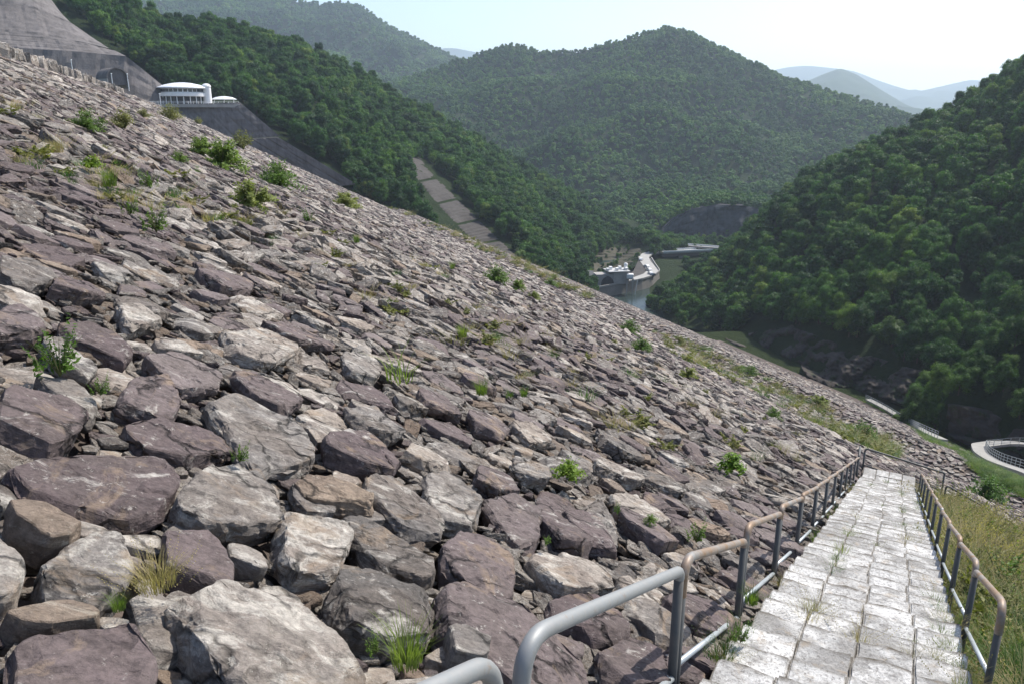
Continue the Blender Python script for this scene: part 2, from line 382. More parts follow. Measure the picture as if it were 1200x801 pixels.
hill('distant_mountains',
     [(300, 110, 9200), (400, 80, 9200), (490, 60, 9200), (530, 56, 9200), (560, 62, 9200), (650, 90, 9200), (780, 100, 9200), (860, 95, 9200), (900, 84, 9200), (922, 79, 9200), (945, 77, 9200), (975, 80, 9200), (1000, 83, 9200), (1030, 95, 9200), (1055, 103, 9200), (1075, 108, 9200), (1100, 102, 9200), (1140, 93, 9200), (1180, 100, 9200), (1300, 80, 9200), (1500, 100, 9200)],
     [(300, 136, 6600), (600, 136, 6600), (900, 136, 6600), (1200, 136, 6600), (1500, 136, 6600)],
     nu=160, nv=24, amp=75, gul=100, seed=10, tree_h=0, back=1500, m=M_FAR, sag=.1)
def hit(px, py, maxd=1e9):
    r = ray(px, py).normalized(); best = None
    for b in ALL_BVH:
        h = b.ray_cast(Vector((0, 0, 0)), r)
        if h[0] is not None and (best is None or h[3] < best[1]): best = (h[0], h[3], h[1])
    return best

# ------------------------------------------------------------------ prototypes
def refine(bm, L, it=6):
    for _ in range(it):
        es = [e for e in bm.edges if e.calc_length() > L]
        if not es: break
        bmesh.ops.subdivide_edges(bm, edges=es, cuts=1, use_grid_fill=False)
        bmesh.ops.triangulate(bm, faces=bm.faces)
def rock_finish(bm, L, amp, seed, sharp=14, calm=False):
    amp *= .38 if calm else .50
    bmesh.ops.triangulate(bm, faces=bm.faces)
    refine(bm, L)
    bm.normal_update(); off = Vector((seed * 3.1, seed * 1.7, seed * 5.3)); disp = []
    fr = 2.6 * .5 / max(.2, L * 7 if L < .1 else .5)
    for v in bm.verts:
        q = v.co * fr + off
        d = noise.fractal(q, .75, 2.1, 5) * amp * .9
        w = noise.turbulence(q * 1.3, 3, False)
        st = q.z * 3.3 + noise.noise(q * .8) * 1.6
        d += (abs((st % 1.0) - .5) - .25) * amp * .9 * (1 - abs(v.normal.z))
        cell = noise.cell(q * 1.9 + Vector((w, w, w)) * .5); d -= cell * amp * .65
        d -= max(0, noise.noise(q * 2.2) - .25) * amp * 2.2
        disp.append(v.normal * d)
    for v, d in zip(bm.verts, disp): v.co += d
    bm.normal_update()
    for f in bm.faces: f.smooth = True
    for e in bm.edges:
        if len(e.link_faces) == 2 and e.calc_face_angle(0) > R(sharp): e.smooth = False
def chop(bm, rd, ext, n):
    """knock off corners with random planes"""
    for _ in range(n):
        d = Vector((rd.gauss(0, 1), rd.gauss(0, 1), rd.uniform(-.1, .9))).normalized()
        sup = max(v.co.dot(d) for v in bm.verts); lo = min(v.co.dot(d) for v in bm.verts)
        r = bmesh.ops.bisect_plane(bm, geom=list(bm.verts) + list(bm.edges) + list(bm.faces), plane_co=d * (sup - (sup - lo) * rd.uniform(.02, .09)), plane_no=d, clear_outer=True)
        es = [g for g in r['geom_cut'] if isinstance(g, bmesh.types.BMEdge)]
        bmesh.ops.contextual_create(bm, geom=es)
def slab(bm, loc, th, rd, drop=True):
    """angular slab standing on an outline given in plane coordinates; its top sits near z = 0"""
    size = max(p.length for p in loc); a, b = rd.uniform(-.10, .10), rd.uniform(-.10, .10); low = rd.randrange(len(loc)) if drop and rd.random() < .5 else -1
    for i, p in enumerate(loc):
        z = a * p.x + b * p.y - (th * .35 if i == low else 0) + th * rd.uniform(-.05, .05)
        q = p * rd.uniform(.93, 1.0); bm.verts.new((q.x, q.y, z))
        q = p * rd.uniform(.97, 1.05); bm.verts.new((q.x, q.y, z - th * rd.uniform(.3, .5)))
        q = p * rd.uniform(.75, 1.0); bm.verts.new((q.x, q.y, -th * rd.uniform(1.0, 1.3)))
    q = loc[rd.randrange(len(loc))] * .3; bm.verts.new((q.x, q.y, th * rd.uniform(.03, .16)))
    r = bmesh.ops.convex_hull(bm, input=bm.verts)
    bmesh.ops.delete(bm, geom=[g for g in r['geom_interior'] if isinstance(g, bmesh.types.BMVert)], context='VERTS')
    chop(bm, rd, size, rd.randint(5, 9))
    bmesh.ops.dissolve_limit(bm, angle_limit=R(7), verts=bm.verts, edges=bm.edges)
def rock_proto(name, seed, m, L, dims=(1, .68, .42), amp=.05):
    rd = random.Random(seed); bm = bmesh.new(); k = rd.choice([4, 4, 5, 5, 6]); th = dims[2] * rd.uniform(.8, 1.4)
    an = sorted([(i + rd.uniform(-.33, .33)) * 2 * math.pi / k for i in range(k)])
    loc = [Vector((math.cos(q) * dims[0] * rd.uniform(.85, 1.15), math.sin(q) * dims[1] * rd.uniform(.8, 1.15), 0)) for q in an]
    slab(bm, loc, th, rd)
    if L < .5:
        es = [e for e in bm.edges if len(e.link_faces) == 2 and e.calc_face_angle(0) > R(15)]
        bmesh.ops.bevel(bm, geom=es, offset=.014, segments=1, affect='EDGES')
        rock_finish(bm, L, amp, seed)
    me = bpy.data.meshes.new(name); bm.to_mesh(me); bm.free(); me.materials.append(m); return me
KINDS = ['p', 'g', 'w', 't']
HI = {k: [rock_proto('stone', i * 7 + ki * 101 + 1, RK[k], .17, amp=.07) for i in range(5)] for ki, k in enumerate(KINDS)}
LO = {k: [rock_proto('stone', i * 7 + ki * 131 + 3, RK[k], 1.0) for i in range(4)] for ki, k in enumerate(KINDS)}

def proto_col(name, meshes):
    c = bpy.data.collections.new(name)
    for i, me in enumerate(meshes):
        o = bpy.data.objects.new('%s_shape_%03d' % (name, i), me); c.objects.link(o)
    return c
def scatter(name, col, pts, rots, scl, idx, parent=None):
    me = bpy.data.meshes.new(name); n = len(pts)
    me.vertices.add(n); me.vertices.foreach_set('co', np.asarray(pts, np.float32).ravel())
    a = me.attributes.new('rot', 'FLOAT_VECTOR', 'POINT'); a.data.foreach_set('vector', np.asarray(rots, np.float32).ravel())
    a = me.attributes.new('scl', 'FLOAT_VECTOR', 'POINT'); a.data.foreach_set('vector', np.asarray(scl, np.float32).ravel())
    a = me.attributes.new('pick', 'INT', 'POINT'); a.data.foreach_set('value', np.asarray(idx, np.int32))
    me.update(); o = link(bpy.data.objects.new(name, me), parent)
    g = bpy.data.node_groups.new(name, 'GeometryNodeTree')
    g.interface.new_socket('Geometry', in_out='INPUT', socket_type='NodeSocketGeometry')
    g.interface.new_socket('Geometry', in_out='OUTPUT', socket_type='NodeSocketGeometry')
    N = g.nodes.new; gi = N('NodeGroupInput'); go = N('NodeGroupOutput'); ci = N('GeometryNodeCollectionInfo'); ip = N('GeometryNodeInstanceOnPoints')
    ci.inputs['Collection'].default_value = col; ci.inputs['Separate Children'].default_value = True; ci.inputs['Reset Children'].default_value = True
    def na(nm, t):
        x = N('GeometryNodeInputNamedAttribute'); x.data_type = t; x.inputs['Name'].default_value = nm; return x.outputs['Attribute']
    L = g.links.new
    L(gi.outputs[0], ip.inputs['Points']); L(ci.outputs[0], ip.inputs['Instance']); ip.inputs['Pick Instance'].default_value = True
    L(na('pick', 'INT'), ip.inputs['Instance Index']); L(na('rot', 'FLOAT_VECTOR'), ip.inputs['Rotation']); L(na('scl', 'FLOAT_VECTOR'), ip.inputs['Scale'])
    L(ip.outputs[0], go.inputs[0])
    md = o.modifiers.new('scatter', 'NODES'); md.node_group = g
    tag(o, kind='stuff'); return o

# ------------------------------------------------------------------ stones of the dam face
STAIR_DIR = Vector((.4757, .8795, 0)); STAIR_SIDE = Vector((.8795, -.4757, 0)); STAIR_TAN = .3729; EYE_H = 1.8
def SP(s, t, dz=0):
    p = STAIR_DIR * s + STAIR_SIDE * t; p.z = -EYE_H - STAIR_TAN * s + dz; return p
def st_of(x, y): return x * STAIR_DIR.x + y * STAIR_DIR.y, x * STAIR_SIDE.x + y * STAIR_SIDE.y
def pp(px, py, h=0.12):                 # pixel to the dam plane raised by h
    r = ray(px, py); D = -Z0 * NRM.z - h
    return r * (-D / NRM.dot(r))
HERO = [
('p', [(12,545),(30,535),(120,534),(195,540),(212,560),(203,590),(170,608),(110,600),(40,575)], .26, .02),
('t', [(10,585),(40,580),(100,612),(98,622),(60,625),(20,605)], .2, .1),
('g', [(42,668),(75,640),(110,622),(150,625),(160,660),(145,690),(120,712),(60,695)], .2, .05),
('w', [(-20,610),(5,628),(32,660),(28,690),(-20,702)], .2, .05),
('p', [(192,620),(245,617),(278,645),(275,685),(240,680),(195,665)], .2, .03),
('g', [(200,590),(230,555),(255,540),(300,545),(345,590),(350,605),(290,615),(250,612)], .18, .05),
('w', [(330,600),(380,595),(420,615),(400,665),(350,670),(335,650),(318,620)], .2, .06),
('w', [(205,690),(240,677),(300,680),(345,690),(400,735),(440,775),(440,801),(290,815),(240,770),(215,725)], .3, .1),
('p', [(15,745),(60,730),(150,728),(165,750),(185,775),(190,815),(20,820)], .25, .05),
('g', [(150,700),(175,690),(205,710),(225,735),(220,765),(195,775),(165,740)], .2, .0),
('t', [(2,712),(60,700),(105,705),(120,725),(60,732),(5,725)], .15, .03),
('g', [(340,560),(385,555),(400,575),(395,600),(360,597),(345,580)], .15, .03),
('g', [(425,560),(450,550),(500,580),(525,605),(520,625),(480,625),(455,600),(430,580)], .2, .04),
('g', [(495,555),(520,550),(560,575),(575,600),(555,618),(525,610),(505,590)], .2, .02),
('p', [(520,640),(540,618),(570,622),(605,650),(605,690),(590,705),(555,690),(520,665)], .25, .05),
('p', [(563,585),(600,580),(635,600),(640,635),(615,640),(590,615)], .2, .0),
('w', [(617,645),(640,640),(670,655),(690,670),(703,690),(665,692),(640,675)], .18, .05),
('g', [(400,665),(440,660),(500,680),(515,705),(510,740),(450,750),(405,735),(385,690)], .3, .04),
('p', [(515,690),(545,685),(600,700),(640,730),(690,770),(705,806),(640,820),(600,790),(570,760),(520,735)], .3, .02),
('p', [(640,700),(690,690),(740,720),(740,745),(700,745),(645,720)], .2, .03),
('g', [(528,730),(545,722),(578,740),(575,770),(535,765)], .15, .06),
('g', [(400,600),(430,600),(470,640),(510,650),(515,680),(465,670),(430,650)], .2, .02),
('p', [(640,560),(670,580),(700,625),(695,650),(655,635),(625,600)], .2, .0),
('p', [(700,760),(740,740),(780,755),(785,801),(720,806)], .25, .02),
('p', [(0,455),(70,460),(105,480),(95,500),(60,520),(20,505),(-5,490)], .25, .04),
('p', [(140,460),(160,440),(195,440),(215,465),(205,488),(170,480),(142,470)], .25, .06),
('g', [(40,438),(90,445),(120,475),(115,485),(70,465)], .15, .05),
('p', [(-5,358),(30,355),(58,380),(40,390),(-5,392)], .2, .04),
('p', [(68,378),(110,380),(165,405),(150,420),(110,405),(75,390)], .2, .03),
('g', [(45,395),(70,392),(115,430),(105,440),(70,420)], .2, .05),
('p', [(165,420),(200,412),(265,435),(260,450),(220,452),(190,440)], .2, .03),
('g', [(240,465),(280,458),(340,485),(372,515),(370,540),(300,548),(265,500)], .22, .06),
('p', [(135,495),(170,490),(240,500),(285,525),(230,530),(170,520)], .2, .02),
('p', [(270,430),(300,435),(355,470),(340,480),(300,460)], .15, .05),
('p', [(225,315),(260,318),(300,325),(295,340),(260,335)], .25, .05),
('p', [(65,320),(110,325),(130,345),(95,345),(60,335)], .2, .04),
('w', [(140,355),(165,355),(190,375),(150,385)], .2, .05),
('g', [(400,415),(425,405),(450,430),(440,440),(405,430)], .2, .05),
('p', [(490,455),(520,460),(545,485),(525,480),(495,468)], .2, .08),
('p', [(545,478),(570,480),(600,500),(590,510),(560,498)], .2, .06),
('g', [(405,475),(440,472),(475,505),(460,512),(420,495)], .2, .04),
('w', [(595,490),(620,495),(650,515),(625,515)], .15, .05),
('p', [(380,505),(430,500),(475,535),(465,548),(420,540),(385,525)], .22, .08),
('t', [(345,560),(360,553),(400,560),(450,583),(440,592),(385,582),(360,575)], .15, .08),
('g', [(405,585),(440,590),(460,610),(425,612)], .12, .0),
('w', [(258,382),(300,400),(345,415),(320,425),(270,405)], .18, .05),
('p', [(300,380),(340,375),(400,395),(390,405),(340,400)], .18, .03),
('g', [(700,500),(730,510),(760,535),(730,530),(705,515)], .2, .05),
('g', [(0,300),(40,305),(80,325),(40,330),(0,320)], .2, .05),
('w', [(700,530),(760,560),(745,565),(700,545)], .15, .05),
('p', [(720,585),(760,600),(800,635),(780,640),(735,610)], .2, .05),
('w', [(715,575),(745,580),(790,610),(770,612),(730,595)], .15, .02),
('p', [(660,595),(695,600),(730,640),(700,632),(670,615)], .2, .04),
('g', [(670,600),(700,590),(720,610),(730,645),(700,625)], .2, .02),
('g', [(605,530),(640,545),(650,560),(620,558),(600,545)], .2, .05),
('p', [(560,540),(600,555),(612,575),(580,572),(555,560)], .2, .04),
]
placed = []      # (u, v, r)
front = []       # (apparent size, builder args) for the 300 single stones
X_AX = (G - NRM * G.dot(NRM)).normalized(); Y_AX = NRM.cross(X_AX)
def hero_stone(i, kind, poly, th, lift):
    rd = random.Random(i * 11 + 5); pts = [pp(x, y, lift + .02) for x, y in poly]
    c = sum(pts, Vector()) / len(pts); Mi = Matrix((X_AX, Y_AX, NRM)); loc = [Mi @ (p - c) for p in pts]
    size = max(p.length for p in loc); th = max(.13, th * .62)
    bm = bmesh.new(); slab(bm, loc, th, rd, False)
    es = [e for e in bm.edges if len(e.link_faces) == 2 and e.calc_face_angle(0) > R(18)]
    bmesh.ops.bevel(bm, geom=es, offset=size * .012 + .002, segments=1, affect='EDGES')
    rock_finish(bm, max(.035, size * .07), .045 * size + .006, i + 40, calm=kind == 'p')
    me = bpy.data.meshes.new('stone'); bm.to_mesh(me); bm.free(); me.materials.append(RK[kind])
    o = bpy.data.objects.new('stone', me); o.matrix_world = Matrix.Translation(c) @ Mi.transposed().to_4x4()
    link(o, dam)
    u, v = UV(c)
    # covered discs along the outline's own shape
    for p in [c] + [c.lerp(q, .55) for q in pts]:
        uu, vv = UV(p); placed.append((uu, vv, size * .33))
    return o
for i, (k, poly, th, lift) in enumerate(HERO): hero_stone(i, k, poly, th, lift)
NHERO = len(HERO)

grid = {}
CS = .5
def gadd(u, v, r): grid.setdefault((int(u // CS), int(v // CS)), []).append((u, v, r))
for p in placed: gadd(*p)
def gfree(u, v, r, f):
    k = int(math.ceil((r + .6) / CS)); a, b = int(u // CS), int(v // CS)
    for i in range(a - k, a + k + 1):
        for j in range(b - k, b + k + 1):
            for (x, y, q) in grid.get((i, j), ()):
                if (x - u) ** 2 + (y - v) ** 2 < ((r + q) * f) ** 2: return False
    return True
def visible_np(Pn, mpx=160, near=7):
    px, py, d = proj_np(Pn); dist = np.linalg.norm(Pn, axis=1)
    return ((px > -mpx) & (px < 1200 + mpx) & (py < 801 + mpx) & (d > 0)) | (dist < near)
def on_stair(Pn, m=.0):
    s, t = Pn[:, 0] * STAIR_DIR.x + Pn[:, 1] * STAIR_DIR.y, Pn[:, 0] * STAIR_SIDE.x + Pn[:, 1] * STAIR_SIDE.y
    return (t > -.95 - m) & (t < .9 + m) & (s < 25.3) & (s > -3), s, t
def grass_zone(Pn, s, t):
    # the grassy near abutment to the right of the stair
    return (t > .7) & (s < 26 + .5 * t) & (t < 30)
NEARR = 24
cand = []
rd = random.Random(3)
for (r0, r1, n, f, maxd) in ((.25, .40, 1300, .76, 26), (.17, .28, 22000, .73, 26), (.085, .15, 60000, .70, 22), (.06, .10, 60000, .62, 19), (.035, .06, 90000, .62, 13)):
    ang = rd.random
    for _ in range(n):
        q = math.sqrt(rd.random()) * maxd if r0 > .1 else rd.random() ** .7 * maxd
        az = rd.uniform(-48, 52); x, y = math.sin(R(az)) * q, math.cos(R(az)) * q
        u, v = UV((x, y)); r = rd.uniform(r0, r1)
        if u < CREST_U: continue
        s, t = st_of(x, y)
        if s < 25.2 and t > -.80 - r * .8: continue
        if gfree(u, v, r, f): gadd(u, v, r); cand.append((u, v, r))
cand = np.array(cand)
# farther bands: jittered lattices
far = []
for (d0, d1, step, rr) in ((22.5, 60, .44, .31), (60, 120, .64, .43), (120, 360, 1.0, .68)):
    U = np.arange(CREST_U + .3, 166, step); V = np.arange(-40, 330, step * .95)
    uu, vv = np.meshgrid(U, V, indexing='ij'); uu = uu.ravel() + rng.uniform(-.45, .45, uu.size) * step; vv = vv.ravel() + rng.uniform(-.45, .45, vv.size) * step
    Pn = W_np(uu, vv); d = np.linalg.norm(Pn[:, :2], axis=1)
    k = (d > d0) & (d <= d1) & visible_np(Pn) & (vv < 326 - np.maximum(0, uu + 13) * .4 - .007 * np.maximum(0, uu - 90) ** 2) & (uu < 164)
    st, s, t = on_stair(Pn, .1); k &= ~st & ~((t > .7) & (s < 25.5))
    far.append(np.stack([uu[k], vv[k], rr * rng.uniform(.6, 1.25, k.sum())], 1))
far = np.concatenate(far)
allr = np.concatenate([cand, far]); n = len(allr)
Pn = W_np(allr[:, 0], allr[:, 1]); dist = np.linalg.norm(Pn, axis=1)
kp = rng.choice(4, n, p=[.34, .38, .18, .10])
# patches of one rock type
def patch(u, v): return noise.noise(Vector((u * .16, v * .10, 3)))
small = allr[:, 2] < .2
kp = np.where(small & (rng.random(n) < .25), 3, kp); kp = np.where(small & (rng.random(n) < .25), 1, kp)
pv = np.array([patch(a, b) for a, b in allr[:, :2]]) if n < 200000 else np.zeros(n)
kp = np.where((pv > .18) & (rng.random(n) < .5), 2, kp); kp = np.where((pv < -.15) & (rng.random(n) < .5), 0, kp)
RB = Matrix((X_AX, Y_AX, NRM)).transposed()
def rock_pose(i):
    u, v, r = allr[i]; nn = NRM if u < 66 else normal_at(u)
    x = (G - nn * G.dot(nn)).normalized(); B = Matrix((x, nn.cross(x), nn)).transposed()
    ti = .22 if r > .3 else .34
    sp = rng.normal(1.15, .75) if r > .2 else rng.uniform(0, 6.28)
    E = Euler((rng.normal(0, ti * .6), rng.normal(0, ti * .6), sp + (math.pi if rng.random() < .5 else 0)))
    M = B @ E.to_matrix()
    if u > 66: r = r * .68
    sc = (r * rng.uniform(1.25, 1.6), r * rng.uniform(1.3, 1.7), r * rng.uniform(.8, 1.3))
    off = nn * (.0 + rng.normal(0, .14) * r) if r > .2 else nn * (-.02 - rng.uniform(0, .07))
    if u >= 66: off = nn * (-.05)
    return M, sc, Vector(Pn[i]) + off
appar = allr[:, 2] / dist; px, py, dd = proj_np(Pn)
infr = (px > -20) & (px < 1220) & (py > -20) & (py < 830)
order = np.argsort(-np.where(infr, appar, 0)); single = set(order[:300 - NHERO].tolist())
hi_col = proto_col('fill_stone', [m for k in KINDS for m in HI[k]] + [m for k in KINDS for m in LO[k]])
sp_, sr_, ss_, si_ = [], [], [], []
big = [(u, v, r) for u, v, r in placed] + [tuple(q) for q in cand[cand[:, 2] > .08]]
bg_arr = np.array(big)
def cell_stone(i):
    """a stone whose outline is fitted between its neighbours"""
    u, v, r = allr[i]; rd = random.Random(int(i) * 3 + 1); k = 14; lim = r * 1.45
    el = rd.uniform(.75, 1.0); sp = rd.gauss(.9, .5)
    poly = []
    for q in range(k):
        a = 2 * math.pi * q / k; x, y = math.cos(a) * lim * 1.1, math.sin(a) * lim * el
        poly.append((x * math.cos(sp) - y * math.sin(sp), x * math.sin(sp) + y * math.cos(sp)))
    d = bg_arr[:, :2] - np.array([u, v]); dd = (d ** 2).sum(1); near = np.nonzero((dd > 1e-8) & (dd < (r * 1.6 + .7) ** 2))[0]
    for j in near:
        D = math.sqrt(dd[j]); nx, ny = d[j] / D; h = (dd[j] + r * r - bg_arr[j, 2] ** 2) / (2 * D)
        h = max(h, r * .35) - .008; out = []
        for a, b in zip(poly, poly[1:] + poly[:1]):
            fa, fb = a[0] * nx + a[1] * ny - h, b[0] * nx + b[1] * ny - h
            if fa <= 0: out.append(a)
            if fa * fb < 0: t = fa / (fa - fb); out.append((a[0] + (b[0] - a[0]) * t, a[1] + (b[1] - a[1]) * t))
        poly = out
        if len(poly) < 3: return None
    # keep the corners that matter
    while len(poly) > 6:
        ar = [abs((poly[j - 1][0] - p[0]) * (poly[(j + 1) % len(poly)][1] - p[1]) - (poly[j - 1][1] - p[1]) * (poly[(j + 1) % len(poly)][0] - p[0])) for j, p in enumerate(poly)]
        poly.pop(ar.index(min(ar)))
    cu = sum(p[0] for p in poly) / len(poly); cv = sum(p[1] for p in poly) / len(poly)
    lift = -.01 + rd.gauss(0, .03) - (.03 if r < .2 else 0)
    c = W(u + cu, v + cv) + NRM * lift
    cos26 = X_AX.dot(G)
    loc = [Vector(((x - cu) / cos26, (y - cv), 0)) * .99 for x, y in poly]
    size = max(p.length for p in loc); bm = bmesh.new(); slab(bm, loc, rd.uniform(.4, .65) * r + .07, rd)
    es = [e for e in bm.edges if len(e.link_faces) == 2 and e.calc_face_angle(0) > R(18)]
    bmesh.ops.bevel(bm, geom=es, offset=size * .012 + .002, segments=1, affect='EDGES')
    rock_finish(bm, max(.04, size * .085), .05 * size + .005, int(i) % 977, calm=kp[i] == 0)
    me = bpy.data.meshes.new('stone'); bm.to_mesh(me); bm.free(); me.materials.append(RK[KINDS[kp[i]]])
    o = bpy.data.objects.new('stone', me); o.matrix_world = Matrix.Translation(c) @ RB.to_4x4(); link(o, dam)
    return o
for i in range(n):
    M, sc, loc = rock_pose(i); k = KINDS[kp[i]]
    if i in single and cell_stone(i) is not None: continue
    if i in single:
        o = bpy.data.objects.new('stone', HI[k][rng.integers(5)]); o.matrix_world = Matrix.Translation(loc) @ M.to_4x4() @ Matrix.Diagonal((*sc, 1))
        link(o, dam)
    else:
        sp_.append(loc[:]); sr_.append(M.to_euler()[:]); ss_.append(sc)
        si_.append(kp[i] * 5 + rng.integers(5) if dist[i] < 45 else 20 + kp[i] * 4 + rng.integers(4))
scatter('stone_fill', hi_col, sp_, sr_, ss_, si_, parent=dam)
print('stones', n)
# boulders set along the crest edge
for i in range(46):
    v = 66 + i * 2.6 + rng.uniform(-.3, .3); s = rng.uniform(.75, 1.2)
    if v > 190 : break
    o = bpy.data.objects.new('crest_boulder', HI['g' if rng.random() < .6 else 'w'][rng.integers(5)])
    o.location = W(CREST_U + .2, v, .75); o.rotation_euler = (rng.normal(0, .1), rng.normal(0, .1), rng.uniform(0, 6)); o.scale = (s * .9, s * .95, s * 2.2); link(o, dam)

# ------------------------------------------------------------------ stone staircase
def granite():
    t = NT('stair_granite'); v = t.pos()
    n = t.noise(v, 1.7, 10, .75, .6)
    base = t.ramp(t.rnd(), [(0, (.50, .49, .47)), (.5, (.60, .59, .57)), (1, (.70, .685, .66))])
    c = t.mix(t.ramp(n, [(.44, 0.0), (.56, .9)]), base, (.27, .26, .245))
    n5 = t.noise(v, 38, 6, .8); c = t.mix(t.ramp(n5, [(.38, .85), (.50, 0.0)]), c, (.16, .15, .14))
    n2 = t.noise(v, 5.5, 7, .7, .5); c = t.mix(t.ramp(n2, [(.56, 0.0), (.68, .6)]), c, (.34, .27, .19))
    tc = t.n('ShaderNodeTexCoord'); sx = t.n('ShaderNodeSeparateXYZ'); t.l(tc.outputs['Object'], sx.inputs[0])
    def edge(o, lim, wd):
        a = t.n('ShaderNodeMath', operation='ABSOLUTE'); t.l(o, a.inputs[0]); m = t.n('ShaderNodeMapRange'); t.l(a.outputs[0], m.inputs[0]); m.inputs[1].default_value = lim - wd; m.inputs[2].default_value = lim; return m.outputs[0]
    mx = t.n('ShaderNodeMath', operation='MAXIMUM'); t.l(edge(sx.outputs[0], .176, .012), mx.inputs[0]); t.l(edge(sx.outputs[1], .240, .045), mx.inputs[1])
    ng = t.n('ShaderNodeMath', operation='MULTIPLY'); t.l(mx.outputs[0], ng.inputs[0]); t.l(t.ramp(t.noise(v, 11, 6, .7), [(.3, .35), (.6, 1.0)]), ng.inputs[1])
    c = t.mix(ng.outputs[0], c, (.10, .085, .065))
    nb = t.bump(t.noise(v, 14, 8, .7), .8, .035); nb = t.bump(n5, .4, .006, nb)
    return t.done(c, .85, nb, .25)
M_GRAN = granite()
def block_proto(seed, wd, dp, ht):
    rd = random.Random(seed); bm = bmesh.new(); add_box(bm, (0, 0, -ht / 2), (wd, dp, ht))
    bmesh.ops.bevel(bm, geom=list(bm.edges), offset=.015, segments=2, affect='EDGES')
    refine(bm, .13, 3); bm.normal_update()
    for v in bm.verts:
        q = v.co + Vector((seed * 2.3, seed, 0))
        v.co += v.normal * noise.fractal(q * 9, .8, 2, 4) * .012
        v.co.x += noise.noise(q * 5) * .009; v.co.y += noise.noise(q * 5 + Vector((9, 0, 0))) * .035; v.co.z += noise.noise(q * 4 + Vector((0, 5, 0))) * .012
    for f in bm.faces: f.smooth = True
    for e in bm.edges:
        if len(e.link_faces) == 2 and e.calc_face_angle(0) > R(32): e.smooth = False
    me = bpy.data.meshes.new('stair_block'); bm.to_mesh(me); bm.free(); me.materials.append(M_GRAN); return me
RUN = .43; RISE = RUN * STAIR_TAN
BL = [block_proto(i, .352, .50, .20) for i in range(9)]
stair = empty('stone_staircase', SP(0, 0)); tag(stair, 'straight flight of rough white granite block steps going down the dam face between two railings', 'staircase')
AZ = math.atan2(STAIR_DIR.x, STAIR_DIR.y)
inv = Matrix.Translation(-SP(0, 0))
def put(o, M, parent):               # parent empties are pure translations
    o.matrix_world = Matrix.Translation(-parent.location) @ M; link(o, parent)
k = 0; s = -1.2
X0, X1 = -.77, .68; cw = (X1 - X0) / 4
while s < 23.0:
    shift = rd.uniform(-.012, .012)
    cuts = [X0 + cw * j + (rd.uniform(-.022, .022) if 0 < j < 4 else rd.uniform(-.02, .02)) for j in range(5)]
    for j in range(4):
        a, b = cuts[j] + .001, cuts[j + 1] - .001
        o = bpy.data.objects.new('stair_block', BL[rd.randrange(9)])
        M = Matrix.Translation(SP(s + .25 + shift + rd.uniform(-.014, .014), (a + b) / 2, rd.uniform(-.011, .011) + STAIR_TAN * .25)) @ Matrix.Rotation(-AZ + rd.uniform(-.015, .015), 4, 'Z') @ Matrix.Rotation(rd.uniform(-.02, .02), 4, 'Y') @ Matrix.Rotation(rd.uniform(-.02, .03), 4, 'X') @ Matrix.Diagonal(((b - a) / .352, (.96 + .04 * rd.random()) * 1.0, 1, 1))
        put(o, M, stair); k += 1
    s += RUN
# landing blocks at the bottom
for a in range(3):
    for b in range(4):
        o = bpy.data.objects.new('stair_block', BL[rd.randrange(9)])
        put(o, Matrix.Translation(SP(23.35 + a * .46, X0 + .2 + b * .36) + Vector((0, 0, STAIR_TAN * (a * .46) + rd.uniform(-.01, .01)))) @ Matrix.Rotation(-AZ, 4, 'Z'), stair); k += 1
print('stair blocks', k)
bm = bmesh.new()
vsx = []
for s_ in (-3, 23.4):
    for t_ in (X0 + .03, X1 - .03):
        for dz in (-.13, -1.0): vsx.append(bm.verts.new(SP(s_, t_, dz) - stair.location))
bmesh.ops.convex_hull(bm, input=bm.verts); bm_obj('stair_bed', bm, M_SOIL, stair)
bm = bmesh.new(); add_box(bm, SP(23.95, -.05, .0) + Vector((0, 0, STAIR_TAN * .5 - .5)) - stair.location, (1.5, 1.5, .7), Matrix.Rotation(-AZ, 3, 'Z')); bm_obj('landing_bed', bm, M_SOIL, stair)

# ------------------------------------------------------------------ railings
def rail_mat(name, rust):
    t = NT(name); n = t.noise(t.pos(), 3.5, 6, .7)
    c = t.mix(t.ramp(n, [(.5 - rust * .16, 0.0), (.66 - rust * .10, 1.0)]), (.27, .28, .28), (.26, .17, .105))
    c = t.mix(t.ramp(t.noise(t.pos(), 30, 4, .7), [(.4, .0), (.75, .35)]), c, (.36, .33, .30))
    return t.done(c, .55, t.bump(t.noise(t.pos(), 60, 4, .7), .15, .002), .4, .25)
M_RAIL = rail_mat('worn_rail', 1.0); M_GALV = rail_mat('galvanised_steel', -.6)
t = NT('post_steel'); n_ = t.noise(t.pos(), 6, 6, .7)
M_POST = t.done(t.mix(t.ramp(n_, [(.4, .0), (.75, .8)]), (.095, .10, .10), (.16, .14, .12)), .6, None, .4, .2)
t = NT('midrail_galvanised'); n_ = t.noise(t.pos(), 8, 5, .7)
M_MID = t.done(t.mix(n_, (.34, .37, .38), (.48, .51, .52)), .4, None, .5, .3)
def bent(a, b, ra, h_low_a, h_low_b, rb, nbend=8):
    """post-rail-post path: from the foot under a, round a bend, along to b, round a bend, down"""
    a = Vector(a); b = Vector(b); d = (b - a).normalized(); dn = Vector((0, 0, -1)); out = []
    out.append(a + dn * h_low_a); 
    p0 = a + dn * ra; p2 = a + d * ra
    for i in range(nbend + 1):
        q = i / nbend; out.append(p0 * (1 - q) ** 2 + a * 2 * q * (1 - q) + p2 * q * q)
    if h_low_b is None: out.append(b); return out
    p0 = b - d * rb; p2 = b + dn * rb
    for i in range(nbend + 1):
        q = i / nbend; out.append(p0 * (1 - q) ** 2 + b * 2 * q * (1 - q) + p2 * q * q)
    out.append(b + dn * h_low_b); return out
